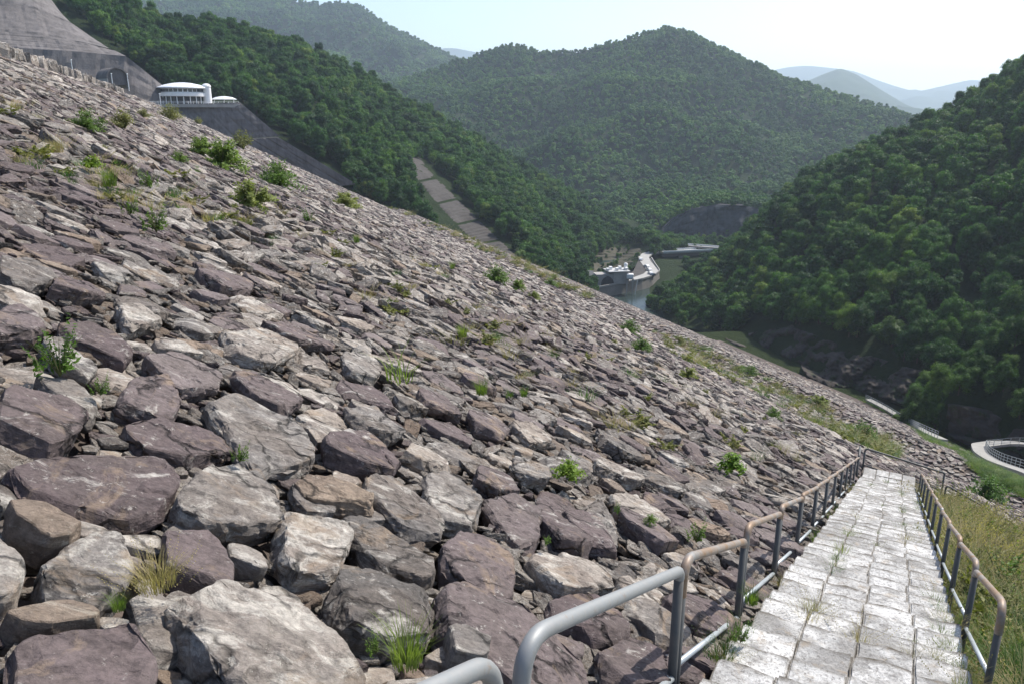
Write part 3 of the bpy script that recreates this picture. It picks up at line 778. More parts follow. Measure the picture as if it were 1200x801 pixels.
def rail_panel(root, a, b, h, ra, rr, m_top, m_mid, mid_f=.52, rb=.05):
    """a, b: world points of the top rail's two ends; one bent tube, posts below it, a mid rail"""
    L = root.location; a = Vector(a) - L; b = Vector(b) - L
    bm = bmesh.new(); path = bent(a, b, ra, ra * 1.15, rb * 1.1, rb); add_tube(bm, path, rr, 12, False); bm_obj('top_rail', bm, m_top, root, True)
    for e, q in ((a, ra * 1.05), (b, rb * 1.0)):
        bm = bmesh.new(); add_tube(bm, [e + Vector((0, 0, -q)), e + Vector((0, 0, -h))], rr * .93, 10); bm_obj('post', bm, M_POST, root, True)
        bm = bmesh.new(); add_box(bm, e + Vector((0, 0, -h)), (.13, .13, .015)); 
        bm_obj('base_plate', bm, M_POST, root)
    bm = bmesh.new(); add_tube(bm, [a + Vector((0, 0, -h * mid_f)), b + Vector((0, 0, -h * mid_f))], rr * .72, 10); bm_obj('mid_rail', bm, m_mid, root, True)
M_FOOT = simple('footing_concrete', (.32, .27, .22), .9, .3, 3, .5, .02, coord='Pos')
def railing(side_t, panels, h, label, ra=.2, rr=.026):
    root = empty('stair_railing', SP(panels[0][0], side_t)); tag(root, label, 'railing', 'railings of the stone stair')
    for i, (s0, t0, s1, t1, rb) in enumerate(panels):
        a = SP(s0, side_t, t0); b = SP(s1, side_t, t1)
        m = M_GALV if (side_t < 0 and s0 < 3) else M_RAIL
        rail_panel(root, a, b, h, [ra, ra, ra, ra, .16, .12, .08][min(i, 6)] if side_t < 0 else [ra, .17, .13, .10, .08][min(i, 4)], rr * (1.1 if s0 < 3 else 1), m, M_MID, rb=rb)
        sg = -1 if side_t < 0 else 1
        for e in ((a, b) if side_t > 0 else (a,)):
            bm = bmesh.new(); c = e + Vector((0, 0, -h + .02)) - root.location - STAIR_SIDE * sg * .1
            add_box(bm, c + Vector((0, 0, -.09)), (.30, .17, .14), Matrix.Rotation(-AZ, 3, 'Z'), .015); bm_obj('footing', bm, M_FOOT, root)
    return root
LS = [(-1.9, 1.05, -.35, .98, .05), (-.25, 1.03, 1.56, .93, .13), (1.72, .95, 3.50, .83, .04), (3.58, .89, 5.34, .72, .04)]
LS += [(5.42 + 1.84 * i, (.84, .81, .78, .76)[min(i, 3)], 7.19 + 1.84 * i, .74, .04) for i in range(10)]
railing(-.90, LS, 1.28, 'long stepped steel handrail on the riprap side of the stair, galvanised near and rusty beyond')
RS = [(5.42 + 1.78 * i, (.72, .70, .67, .65)[min(i, 3)], 7.13 + 1.78 * i, .62, .04) for i in range(10)]
railing(.78, RS, 1.1, 'long stepped rusty steel handrail on the grassy side of the stair')
# landing railing round the outside of the turn and down the next flight
lr = empty('landing_railing', SP(23.8, -.9)); tag(lr, 'grey steel railing closing the far side of the landing at the stair foot', 'railing', 'railings of the stone stair')
zt = SP(23.7, 0).z + .74
def LP(s_, t_, z): p = SP(s_, t_); p.z = z; return p
rail_panel(lr, LP(23.85, -.9, zt + .0), LP(24.75, -.95, zt - .05), 1.1, .1, .03, M_POST, M_POST)
rail_panel(lr, LP(24.85, -.8, zt - .12), LP(25.0, 1.45, zt - .52), 1.1, .12, .03, M_POST, M_POST)
rail_panel(lr, LP(25.0, 1.55, zt - .9), LP(25.0, 3.4, zt - 1.7), 1.1, .12, .03, M_POST, M_POST)

# ------------------------------------------------------------------ foliage prototypes
def quads(cent, nrm, size, aspect=1.0):
    n = len(cent); rv = rng.normal(size=(n, 3)); t = np.cross(nrm, rv); t /= np.linalg.norm(t, axis=1, keepdims=True) + 1e-9
    b = np.cross(nrm, t); s = size[:, None]
    V = np.stack([cent - t * s * aspect, cent - b * s * .62, cent + t * s * aspect, cent + b * s * .62], 1).reshape(-1, 3)
    return V, (np.arange(n * 4).reshape(n, 4))
def crown_mesh(name, seed, rad, height, lobes, nleaf, leaf, m, core=True, conical=False, small=False):
    r = np.random.default_rng(seed); Vs, Fs = [], []; off = 0
    cs = []
    for i in range(lobes):
        q = i / max(1, lobes - 1); a = r.uniform(0, 6.28); hz = r.uniform(.15, .95)
        rr = rad * math.sqrt(max(0.05, 1 - (hz - .35) ** 2 / .5)) * r.uniform(.35, .72)
        if conical: rr = rad * (1 - hz) * .7
        cs.append((math.cos(a) * rr, math.sin(a) * rr, height * hz, rad * (r.uniform(.20, .38) if small else r.uniform(.30, .50))))
    cs.append((0, 0, height * .55, rad * .62))
    nl = nleaf // len(cs)
    for (cx, cy, cz, lr_) in cs:
        d = r.normal(size=(nl, 3)); d[:, 2] = d[:, 2] + .35; d /= np.linalg.norm(d, axis=1, keepdims=True)
        rr = lr_ * (r.uniform(.72, 1.12, nl))[:, None]; p = np.array([cx, cy, cz]) + d * rr * np.array([1, 1, .85]) + (r.normal(size=(nl, 3)) * .22 if small else 0)
        nn = d + r.normal(size=(nl, 3)) * .45; nn /= np.linalg.norm(nn, axis=1, keepdims=True)
        V, F = quads(p, nn, leaf * r.uniform(.6, 1.3, nl), 1.0); Vs.append(V); Fs.append(F + off); off += len(V)
    V = np.concatenate(Vs); F = np.concatenate(Fs).tolist()
    V = V.tolist()
    if core:
        for (cx, cy, cz, lr_) in cs:
            bm = bmesh.new(); bmesh.ops.create_icosphere(bm, subdivisions=1, radius=lr_ * .78); b0 = len(V)
            for v in bm.verts: V.append((v.co.x + cx, v.co.y + cy, v.co.z * .85 + cz))
            for f in bm.faces: F.append([b0 + v.index for v in f.verts])
            bm.free()
    me = bpy.data.meshes.new(name); me.from_pydata(V, [], F); me.materials.append(m); me.update(); return me
def trunk_mesh(h, r):
    bm = bmesh.new(); add_tube(bm, [(0, 0, -2.5), (.05, 0, h * .4), (0, .1, h)], [r, r * .75, r * .35], 6)
    for a in range(4):
        q = a * 1.6; add_tube(bm, [(0, 0, h * .55), (math.cos(q) * h * .22, math.sin(q) * h * .22, h * .85)], [r * .4, r * .15], 5)
    me = bpy.data.meshes.new('trunk'); bm.to_mesh(me); bm.free(); me.materials.append(M_BARK); return me
M_LEAF_SUN_TINT = leaf_mat('sun_tinted_spur_leaves', [(0, (.045, .10, .022)), (.5, (.065, .13, .028)), (1, (.10, .165, .035))], .3, big=.05)  # lighter copy of the tree leaf colour; painted sunlight on the spur crowns
TRUNK = trunk_mesh(5.5, .22)
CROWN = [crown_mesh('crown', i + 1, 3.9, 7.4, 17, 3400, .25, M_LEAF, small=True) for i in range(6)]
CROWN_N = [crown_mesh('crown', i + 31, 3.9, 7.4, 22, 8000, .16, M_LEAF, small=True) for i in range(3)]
CROWN_S = [crown_mesh('crown', i + 31, 3.9, 7.4, 22, 8000, .16, M_LEAF_SUN_TINT, small=True) for i in range(2)]
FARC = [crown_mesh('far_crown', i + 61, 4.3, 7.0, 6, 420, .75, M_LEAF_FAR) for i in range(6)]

def lerp_line(line, t):
    L = [0]
    for a, b in zip(line[:-1], line[1:]): L.append(L[-1] + math.hypot(b[0] - a[0], b[1] - a[1]))
    x = t * L[-1]
    for i in range(len(line) - 1):
        if x <= L[i + 1] + 1e-9:
            f = (x - L[i]) / max(1e-9, L[i + 1] - L[i]); return tuple(line[i][k] + (line[i + 1][k] - line[i][k]) * f for k in range(2))
    return line[-1]
# regions of the hills without trees (pixel outlines)
LATT = [(478, 190), (500, 186), (524, 211), (549, 238), (579, 270), (615, 306), (600, 330), (560, 320), (530, 292), (505, 262), (484, 232)]
SHOT1 = [(-80, -80), (70, -5), (95, 25), (130, 50), (165, 85), (190, 100), (200, 125), (-80, 110)]
SHOT2 = [(190, 122), (278, 117), (300, 138), (330, 155), (365, 182), (410, 208), (400, 230), (300, 200)]
TERR = [(684, 345), (690, 312), (712, 292), (722, 287), (745, 287), (762, 296), (768, 312), (750, 335), (700, 350)]
CLIFF_R = [(850, 398), (880, 372), (925, 382), (975, 390), (1030, 412), (1075, 432), (1098, 455), (1100, 500), (1040, 478), (960, 448), (890, 412)]
CLIFF_N = [(1100, 470), (1120, 462), (1160, 480), (1200, 495), (1260, 520), (1260, 600), (1150, 540), (1105, 510)]
CLIFF_F = [(778, 262), (800, 248), (830, 240), (862, 240), (900, 246), (905, 320), (770, 320)]
NOTREE = {'left_hill': [LATT, SHOT1, SHOT2, TERR], 'right_hill': [CLIFF_R], 'near_spur': [CLIFF_N], 'low_middle_hill': [CLIFF_F], 'centre_mountain': [CLIFF_F], 'middle_spur': [CLIFF_F]}
def sample_hill(name, spacing, jmin=0, seed=0, maxpx=1290):
    P, nv, o = HILLS[name]; r = np.random.default_rng(seed)
    Q = P[:, :nv + 2]; A, B, Cc, D = Q[:-1, :-1], Q[1:, :-1], Q[1:, 1:], Q[:-1, 1:]
    ar = (np.linalg.norm(np.cross(B - A, D - A), axis=2) + np.linalg.norm(np.cross(B - Cc, D - Cc), axis=2)) / 2
    # horizontal density
    cnt = r.poisson(ar / spacing ** 2); ii, jj = np.nonzero(cnt); reps = cnt[ii, jj]; ii = np.repeat(ii, reps); jj = np.repeat(jj, reps)
    a, b = r.random(len(ii))[:, None], r.random(len(ii))[:, None]
    X = (A[ii, jj] * (1 - a) + B[ii, jj] * a) * (1 - b) + (D[ii, jj] * (1 - a) + Cc[ii, jj] * a) * b
    px, py, d = proj_np(X); k = (px > -90) & (px < maxpx) & (py > -90) & (py < 760) & (d > 0)
    for poly in NOTREE.get(name, []): k &= ~inpoly(px, py, poly)
    return X[k]
TL = {'left_hill': 'broadleaf tree in the dense green forest on the hillside beyond the pavilion and dam',
      'right_hill': 'dark green broadleaf tree on the shaded hillside across the valley facing the dam',
      'near_spur': 'sunlit bushy tree on the near rocky spur above the curved path'}
TG = {'left_hill': 'trees on the hillside behind the dam', 'right_hill': 'trees on the shaded hillside', 'near_spur': 'trees on the near rocky spur'}
cands = []
for name, sp in (('left_hill', 4.3), ('right_hill', 4.4), ('near_spur', 3.6)):
    X = sample_hill(name, sp, seed=len(name))
    sc = np.clip(rng.lognormal(-.20, .28, len(X)), .42, 1.25) * (.75 if name == 'near_spur' else 1.0)
    for x, s_ in zip(X, sc): cands.append((name, x, s_))
def occluded(p):
    d = Vector(p); L = d.length; d.normalize()
    for b in ALL_BVH:
        h = b.ray_cast(Vector((0, 0, 0)), d, L - 9)
        if h[0] is not None: return True
    return False
score = []
for i, (nm, x, s_) in enumerate(cands):
    px_, py_ = proj(x); ok = 0 < px_ < 1200 and 4 < py_ < 801
    score.append((s_ * (1.0 if ok else 0) / np.linalg.norm(x), i))
score.sort(reverse=True); chosen = set()
# keep the picked trees spread: nearest visible ones
for sc_, i in score:
    if len(chosen) >= 298 or sc_ == 0: break
    if not occluded(cands[i][1] + np.array([0, 0, 8])): chosen.add(i)
tp, tr_, ts, ti_ = [], [], [], []
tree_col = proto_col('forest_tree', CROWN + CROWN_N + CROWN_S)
for i, (nm, x, s_) in enumerate(cands):
    rz = rng.uniform(0, 6.28); hz = s_ * rng.uniform(.85, 1.2)
    if i in chosen:
        root = empty('broadleaf_tree', Vector(x), rz); root.scale = (s_, s_, hz); tag(root, TL[nm], 'tree', TG[nm])
        big = np.linalg.norm(x) < 300
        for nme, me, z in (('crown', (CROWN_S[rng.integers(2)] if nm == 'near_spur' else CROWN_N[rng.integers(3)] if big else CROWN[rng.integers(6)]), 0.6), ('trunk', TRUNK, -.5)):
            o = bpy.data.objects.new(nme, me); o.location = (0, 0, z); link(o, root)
    else:
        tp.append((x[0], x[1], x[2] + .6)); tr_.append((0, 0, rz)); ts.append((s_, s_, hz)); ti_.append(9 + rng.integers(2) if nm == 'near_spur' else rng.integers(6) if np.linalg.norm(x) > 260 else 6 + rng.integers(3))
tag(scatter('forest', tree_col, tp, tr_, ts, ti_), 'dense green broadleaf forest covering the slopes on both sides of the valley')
fp_, fr_, fs_, fi_ = [], [], [], []
for name, sp in (('centre_mountain', 7.0), ('middle_spur', 6.3), ('low_middle_hill', 5.4), ('back_left_mountain', 12)):
    X = sample_hill(name, sp, seed=len(name) + 3, maxpx=1240)
    if name == 'back_left_mountain': X = X[X[:, 2] > 20]
    for x in X:
        s_ = min(1.3, rng.lognormal(-.05, .25)) * (sp / 8.0) * 1.1; fp_.append(x); fr_.append((0, 0, rng.uniform(0, 6.28))); fs_.append((s_, s_, s_ * rng.uniform(.7, 1.0))); fi_.append(rng.integers(6))
for k_ in range(330):
    f = rng.random(); q = PD(*lerp_line([(776, 268), (792, 254), (812, 245), (840, 240), (870, 241), (905, 250)], f), 629); e = Vector((q.x, q.y, 0)).normalized(); q = q + e * rng.uniform(0, 72) + Vector((0, 0, -1.5))
    s_ = rng.uniform(.6, 1.0); fp_.append(q[:]); fr_.append((0, 0, rng.uniform(0, 6.28))); fs_.append((s_, s_, s_)); fi_.append(rng.integers(6))
print('near trees', len(cands), 'far trees', len(fp_))
tag(scatter('distant_forest', proto_col('far_forest_tree', FARC), fp_, fr_, fs_, fi_), 'forest covering the hazy mountains at the head of the valley')

# ------------------------------------------------------------------ concrete slopes of the far abutment
def bench_face(name, bottom, top, d0, d1, parent, m, nu=60, nv=14, amp=.5, cap=3.5):
    P = np.zeros((nu, nv + 1, 3))
    for i in range(nu):
        a = PD(*lerp_line(bottom, i / (nu - 1)), d0); b = PD(*lerp_line(top, i / (nu - 1)), d1)
        for j in range(nv):
            p = a.lerp(b, j / (nv - 1)); nz = noise.fractal(p * .06, 1, 2, 3) * amp * (1 if 0 < j < nv - 1 else .2) + (.12 if i % 6 == 0 else 0) + noise.noise(p * .5) * .2 + (.1 if j % 4 == 2 else 0)
            P[i, j] = p + Vector((p.x, p.y, 0)).normalized() * nz * 2
        e = Vector((b.x, b.y, 0)).normalized(); P[i, nv] = b + e * cap
    return grid_mesh(name, P, m, False, parent)
slope = empty('abutment_slope', PD(60, 70, 345)); tag(slope, 'bare grey shotcrete cut slope with stepped benches above the crest and pavilion', 'slope'); slope.location = (0, 0, 0)
bench_face('bench_face', [(-120, 150), (60, 150), (206, 140)], [(-120, 48), (82, 60), (148, 66), (200, 108)], 338, 348, slope, M_SHOT)
bench_face('bench_face', [(-120, 48), (82, 60), (148, 66)], [(-120, 26), (0, 37), (47, 41), (100, 50), (134, 59)], 351, 358, slope, M_SHOT)
bench_face('bench_face', [(-120, 26), (0, 37), (47, 41), (100, 50), (128, 57)], [(-120, -15), (-20, 2), (40, 8), (82, 26), (108, 44)], 361, 376, slope, M_SHOT)
bench_face('bench_face', [(-120, -15), (-20, 2), (40, 8), (82, 26)], [(-120, -70), (0, -50), (30, -30), (58, -3), (72, 16)], 379, 396, slope, M_SHOT)
slope2 = empty('terrace_slope'); tag(slope2, 'grey concrete faced slope stepping down beneath the white pavilion terrace', 'slope')
bench_face('bench_face', [(150, 168), (240, 166), (328, 160)], [(120, 125), (200, 123), (281, 120)], 335, 338.5, slope2, M_SHOT, amp=.3)
bench_face('bench_face', [(250, 226), (340, 226), (418, 216)], [(150, 168), (240, 166), (326, 161)], 331, 333.5, slope2, M_SHOT, amp=.3)
def hill_patch(name, left, right, hname, nu, nv, lift, m, parent=None, amp=0, rib=0, ribh=.5, smooth=True):
    P0, nvv, o = HILLS[hname]; me = o.data
    bvh = BVHTree.FromPolygons([v.co for v in me.vertices], [p.vertices[:] for p in me.polygons])
    D = np.full((nu, nv), np.nan); PX = np.zeros((nu, nv, 2))
    for j in range(nv):
        a = lerp_line(left, j / (nv - 1)); b = lerp_line(right, j / (nv - 1))
        for i in range(nu):
            f = i / (nu - 1); x, y = a[0] + (b[0] - a[0]) * f, a[1] + (b[1] - a[1]) * f; PX[i, j] = (x, y)
            h = bvh.ray_cast(Vector((0, 0, 0)), ray(x, y).normalized())
            if h[0] is not None: D[i, j] = h[3]
    D = np.where(np.isnan(D), np.nanmedian(D), D); med = np.median(D); D = np.clip(D, med * .8, med * 1.25)
    for _ in range(4):
        E = D.copy(); E[1:-1] = (D[:-2] + 2 * D[1:-1] + D[2:]) / 4; D = E.copy(); D[:, 1:-1] = (E[:, :-2] + 2 * E[:, 1:-1] + E[:, 2:]) / 4
    P = np.zeros((nu, nv, 3))
    for i in range(nu):
        for j in range(nv):
            r = ray(*PX[i, j]).normalized(); edge = min(i, nu - 1 - i, j, nv - 1 - j) / 2.0; L = lift * min(1, edge + .0) - .6 * (edge == 0)
            p = r * (D[i, j] - L); q = p * .12
            L2 = (noise.fractal(q, .8, 2.1, 5) * amp if amp else 0) + (ribh * (1 if j % rib == 0 else 0) if rib else 0)
            P[i, j] = r * (D[i, j] - L - L2)
    return grid_mesh(name, P, m, smooth, parent)
lat = empty('lattice_slope'); tag(lat, 'grey concrete retaining slope with close horizontal ribs descending through the forest', 'slope')
Lf, Rt = [(476, 184), (484, 203), (508, 234), (541, 270), (585, 308)], [(490, 182), (502, 199), (531, 228), (563, 259), (612, 306)]
for q in range(5):
    a, b = q / 5 + .006, (q + 1) / 5 - .012
    l_ = [lerp_line(Lf, a + (b - a) * z / 4) for z in range(5)]; r_ = [lerp_line(Rt, a + (b - a) * z / 4) for z in range(5)]
    hill_patch('ribbed_panel', l_, r_, 'left_hill', 10, 22, 1.5, M_LATTICE, lat, .1, 3, .7, False)
ter = empty('terraced_slope'); tag(ter, 'brown stone terraces on the slope behind the outlet works in the valley', 'slope')
M_TERR = shotcrete('terrace_stone', (.07, .064, .042))
hill_patch('terrace', [(706, 290), (694, 305), (686, 330)], [(750, 291), (757, 304), (752, 322)], 'left_hill', 22, 30, 2.0, M_TERR, ter, 1.6, 3, 1.6, False)
cl = hill_patch('cliff', [(850, 396), (872, 420), (890, 424)], [(930, 380), (940, 420), (960, 456)], 'right_hill', 60, 40, 1.5, M_CLIFF, None, 5); tag(cl, 'dark weathered rock cliff at the foot of the shaded hillside beyond the dam toe', 'cliff')
cl = hill_patch('cliff', [(925, 382), (935, 420), (950, 452)], [(1098, 440), (1100, 470), (1100, 500)], 'right_hill', 120, 50, 1.5, M_CLIFF, None, 6); tag(cl, 'long shaded brown rock face under the trees beside the near leafy spur', 'cliff')
cl = hill_patch('cliff', [(1104, 470), (1106, 490), (1110, 510)], [(1280, 500), (1280, 545), (1280, 590)], 'near_spur', 90, 44, .8, M_CLIFF, None, 4); tag(cl, 'dark overhanging rock bank below the near spur behind the curved path', 'cliff')
M_CLIFF_B = shotcrete('banded_cliff_rock', (.05, .052, .058))
cl = bench_face('cliff', [(770, 300), (830, 302), (905, 300)], [(776, 268), (792, 254), (812, 245), (840, 240), (870, 241), (905, 250)], 606, 628, None, M_CLIFF_B, nu=70, nv=26, amp=2.5, cap=70); CAPC = cl; tag(cl, 'dark bluish banded quarry cliff above the bridge at the valley bend', 'cliff')

# ------------------------------------------------------------------ pavilion on the crest terrace
base = PD(216, 122.5, 346); TZ = base.z
rz = math.atan2(base.y, base.x) - math.pi / 2
ter_ = empty('crest_terrace'); tag(ter_, 'flat concrete terrace at the crest end carrying the white pavilion', 'terrace')
bm = bmesh.new(); 
tpts = [PD(x, 122.5, d) for x, d in ((90, 338), (281, 338), (281, 372), (90, 372))]
vv_ = [bm.verts.new((p.x, p.y, TZ)) for p in tpts] + [bm.verts.new((p.x, p.y, TZ - 1.2)) for p in tpts]
bmesh.ops.convex_hull(bm, input=vv_); bm_obj('terrace_slab', bm, M_CONCRETE, ter_)
pav = empty('pavilion', base, rz); tag(pav, 'white two storey round pavilion with curved roof and window band on the crest terrace', 'pavilion')
def lathe(name, prof, m, parent, c=(0, 0, 0), seg=28, sy=.75, smooth=False):
    bm = bmesh.new(); add_lathe(bm, prof, c, seg, sy); return bm_obj(name, bm, m, parent, smooth)
lathe('ground_floor_wall', [(6.6, 0), (6.6, 3.1)], M_DARK, pav)
lathe('balcony', [(8.4, 3.0), (9.2, 3.1), (9.2, 4.3), (8.7, 4.35)], M_CONC_WHITE, pav)
lathe('upper_wall', [(8.3, 4.2), (8.3, 6.3)], M_CONC_WHITE, pav)
lathe('roof', [(8.9, 6.15), (9.9, 6.3), (9.7, 6.6), (7, 7.6), (3.5, 8.3), (1, 8.5), (.2, 8.52)], M_WHITE_ROOF, pav)
for k_ in range(14):
    a = math.pi + math.pi * (k_ + .5) / 14; x, y = 8.36 * math.cos(a), .75 * 8.36 * math.sin(a)
    bm = bmesh.new(); add_box(bm, (x, y, 5.35), (1.45, .12, 1.15), Matrix.Rotation(math.atan2(math.sin(a) * 1, math.cos(a) * .75) + math.pi / 2, 3, 'Z')); bm_obj('window', bm, M_GLASS, pav)
for k_ in range(11):
    a = math.pi + math.pi * k_ / 10
    bm = bmesh.new(); add_tube(bm, [(8.1 * math.cos(a), 6.1 * math.sin(a), 0), (8.1 * math.cos(a), 6.1 * math.sin(a), 3.1)], .17, 8); bm_obj('column', bm, M_CONC_WHITE, pav)
for k_ in range(7):
    bm = bmesh.new(); add_box(bm, (-5.2 + k_ * 1.75, -4.9 + abs(k_ - 3) * .35, 1.6), (1.3, .1, 2.2)); bm_obj('glass_door', bm, M_GLASS, pav)
lathe('stair_tower', [(1.7, 0), (1.7, 6.8), (1.85, 6.9), (1.85, 7.1), (1.5, 7.7), (.8, 8.1), (.1, 8.2)], M_CONC_WHITE, pav, (9.1, -1.5, 0), 18, 1)
cb = PD(263, 121, 349); can = empty('canopy', Vector((cb.x, cb.y, TZ)), rz); tag(can, 'low white tent roofed canopy on thin posts right beside the pavilion', 'canopy')
lathe('roof', [(4.9, 1.9), (5.0, 2.1), (3.2, 2.9), (1.2, 3.2), (.1, 3.3)], M_WHITE_ROOF, can, seg=8, sy=.7)
for a in range(6):
    q = a * math.pi / 3 + .5; bm = bmesh.new(); add_tube(bm, [(4.3 * math.cos(q), 3 * math.sin(q), 0), (4.3 * math.cos(q), 3 * math.sin(q), 2)], .1, 6); bm_obj('post', bm, M_CONC_WHITE, can)
pav.scale = (.97,) * 3; tf = empty('terrace_fence', (0, 0, 0)); tag(tf, 'thin white fence along the terrace edge in front of the pavilion', 'fence')
for z_ in (.55, 1.1):
    bm = bmesh.new(); add_tube(bm, [PD(x, 122.5, 338.6) * 1 + Vector((0, 0, z_)) for x in (150, 190, 235, 280)], .05, 5); bm_obj('rail', bm, M_CONC_WHITE, tf)
for k_ in range(23):
    p = PD(150 + k_ * 5.9, 122.5, 338.6); bm = bmesh.new(); add_box(bm, p + Vector((0, 0, .55)), (.1, .1, 1.15)); bm_obj('post', bm, M_CONC_WHITE, tf)
# tunnel portal beside the crest road
tb = PD(136, 97, 333); tun = empty('tunnel_portal', tb, math.atan2(tb.y, tb.x) - math.pi / 2 + .35); tun.scale = (.85, .6, .85); tag(tun, 'grey arched tunnel portal set against the bare concrete slope left of the pavilion', 'tunnel portal')
bm = bmesh.new(); N_ = 16
def arch(r, x0): return [bm.verts.new((r * math.cos(math.pi * i / N_), x0, r * math.sin(math.pi * i / N_) + 1.5)) for i in range(N_ + 1)]
o1, o2, i1, i2 = arch(4.6, -4), arch(4.6, 14), arch(4.1, -4), arch(4.1, 14)
for i in range(N_):
    bm.faces.new((o1[i], o1[i + 1], o2[i + 1], o2[i])); bm.faces.new((i1[i], i2[i], i2[i + 1], i1[i + 1])); bm.faces.new((o1[i], i1[i], i1[i + 1], o1[i + 1]))
bm_obj('arch_lining', bm, M_SHOT, tun)
bm = bmesh.new(); bm.faces.new([bm.verts.new((4.15 * math.cos(math.pi * i / N_), -2.6, 4.15 * math.sin(math.pi * i / N_) + 1.5)) for i in range(N_ + 1)] + [bm.verts.new((-4.1, -2.6, -1)), bm.verts.new((4.1, -2.6, -1))]); bm_obj('end_wall', bm, M_SHOT, tun)
bm = bmesh.new(); add_box(bm, (4.3, 5, -.5), (.5, 17.6, 4)); add_box(bm, (-4.3, 5, -.5), (.5, 17.6, 4)); bm_obj('side_wall', bm, M_CONCRETE, tun)
for i, (x, y) in enumerate(((84, 76), (150, 96), (131, 92), (188, 119))):
    p = PD(x, y, 300); l_ = empty('marker_post', p); tag(l_, ['thin white marker post on the crest left of the tunnel portal', 'slim grey lamp post between the tunnel portal and pavilion', 'white marker post just before the tunnel portal', 'short white post beside the pavilion corner'][i], 'post')
    bm = bmesh.new(); add_tube(bm, [(0, 0, -3), (0, 0, 1.5 + i % 2)], .12, 6); bm_obj('pole', bm, M_CONC_WHITE, l_)
    bm = bmesh.new(); add_box(bm, (0, 0, 1.5 + i % 2), (.4, .4, .25)); bm_obj('cap', bm, M_CONC_WHITE, l_)

# ------------------------------------------------------------------ outlet works, road, bridge and pond in the valley
t = NT('pond_water'); M_WATER = t.done((.025, .04, .036), .22, t.bump(t.noise(t.pos(), .4, 3, .5), .1, .1), .5)
RZ_ = -86.0
def zpoly(name, px, z, m, th=.0, parent=None):
    ps = [PZ(x, y, z) for x, y in px]; bm = bmesh.new(); a = [bm.verts.new(p) for p in ps]; bm.faces.new(a)
    if th:
        r = bmesh.ops.extrude_face_region(bm, geom=list(bm.faces)); bmesh.ops.translate(bm, vec=(0, 0, -th), verts=[g for g in r['geom'] if isinstance(g, bmesh.types.BMVert)])
    return bm_obj(name, bm, m, parent)
water = mesh_obj('pond_water', [(0, 250, -91.5), (200, 250, -91.5), (230, 545, -91.5), (0, 545, -91.5)], [(0, 1, 2, 3)], M_WATER); tag(water, kind='structure')
P = np.zeros((30, 30, 3))
for i in range(30):
    for j in range(30):
        a = PZ(772 + 100 * i / 29, 362, -94); y = 355 + 420 * j / 29; x = 58 + 172 * i / 29 + (y - 355) * .18
        e = min(i, j, 29 - j) / 2; x = x if y < 545 else x - (y - 545) * .5 * (1 - i / 29); P[i, j] = (x, y, -94 + min(1, e) * 4.0 + noise.noise(Vector((x, y, 0)) * .04) * 1.5)
bank = grid_mesh('river_bank', P, M_HILL); tag(bank, kind='structure')
wallpx = [(670, 344), (687, 340), (710, 336), (732, 331.5), (750, 328.5), (765, 324), (773, 318), (768, 311), (763, 303)]
wl = empty('retaining_wall'); tag(wl, 'long curved concrete retaining wall standing in the pond below the outlet works', 'wall')
wp = resample([PZ(x, y, RZ_) for x, y in wallpx], 24)
V, F = [], []
for i, p in enumerate(wp):
    tdir = (wp[min(i + 1, 23)] - wp[max(i - 1, 0)]).normalized(); nn = Vector((-tdir.y, tdir.x, 0)) * .9
    bt = Vector((-tdir.y, tdir.x, 0)) * -1.6
    V += [p + nn + Vector((0, 0, .0)), p + Vector((0, 0, .0)), p + bt + Vector((0, 0, -12)), p + nn + Vector((0, 0, -12))]
for i in range(23):
    for k_ in range(4): F.append((i * 4 + k_, i * 4 + (k_ + 1) % 4, (i + 1) * 4 + (k_ + 1) % 4, (i + 1) * 4 + k_))
mesh_obj('wall_body', V, F, simple('old_wall_concrete', (.20, .185, .165), .9, .25, .3, .3, .02, coord='Pos'), wl)
V, F = [], []
for i, p in enumerate(wp):
    tdir = (wp[min(i + 1, 23)] - wp[max(i - 1, 0)]).normalized(); nn = Vector((-tdir.y, tdir.x, 0))
    for a, z_ in ((-.35, .03), (-.35, .9), (.05, .9), (.05, .03)): V.append(p + nn * a + Vector((0, 0, z_)))
for i in range(23):
    for k_ in range(4): F.append((i * 4 + k_, i * 4 + (k_ + 1) % 4, (i + 1) * 4 + (k_ + 1) % 4, (i + 1) * 4 + k_))
mesh_obj('parapet', V, F, simple('parapet_concrete', (.34, .33, .31), .85, .1, coord='Pos'), wl)
apron = zpoly('apron', wallpx[2:] + [(756, 300), (748, 305), (742, 318), (715, 330)], RZ_ - .05, M_LATTICE, 1.0); apron.name = 'concrete_yard'; tag(apron, kind='structure')
def ribbon(name, pts, wdt, m, dz=.0, th=0, parent=None):
    V, F = [], []
    for i, p in enumerate(pts):
        tdir = (pts[min(i + 1, len(pts) - 1)] - pts[max(i - 1, 0)]); tdir.z = 0; tdir.normalize(); nn = Vector((-tdir.y, tdir.x, 0)) * wdt / 2
        V += [p + nn + Vector((0, 0, dz)), p - nn + Vector((0, 0, dz)), p - nn + Vector((0, 0, dz - max(th, .3))), p + nn + Vector((0, 0, dz - max(th, .3)))]
    n_ = len(pts)
    for i in range(n_ - 1):
        for k_ in range(4): F.append((i * 4 + k_, i * 4 + (k_ + 1) % 4, (i + 1) * 4 + (k_ + 1) % 4, (i + 1) * 4 + k_))
    F += [(0, 1, 2, 3), tuple((n_ - 1) * 4 + q for q in (3, 2, 1, 0))]
    return mesh_obj(name, V, F, m, parent)
rdpts = resample([PZ(x, y, RZ_) for x, y in ((735, 329), (750, 325.5), (761, 321.5), (765, 317), (760, 311), (756, 306), (754, 301), (759, 297), (768, 295), (777, 294.5))], 30)
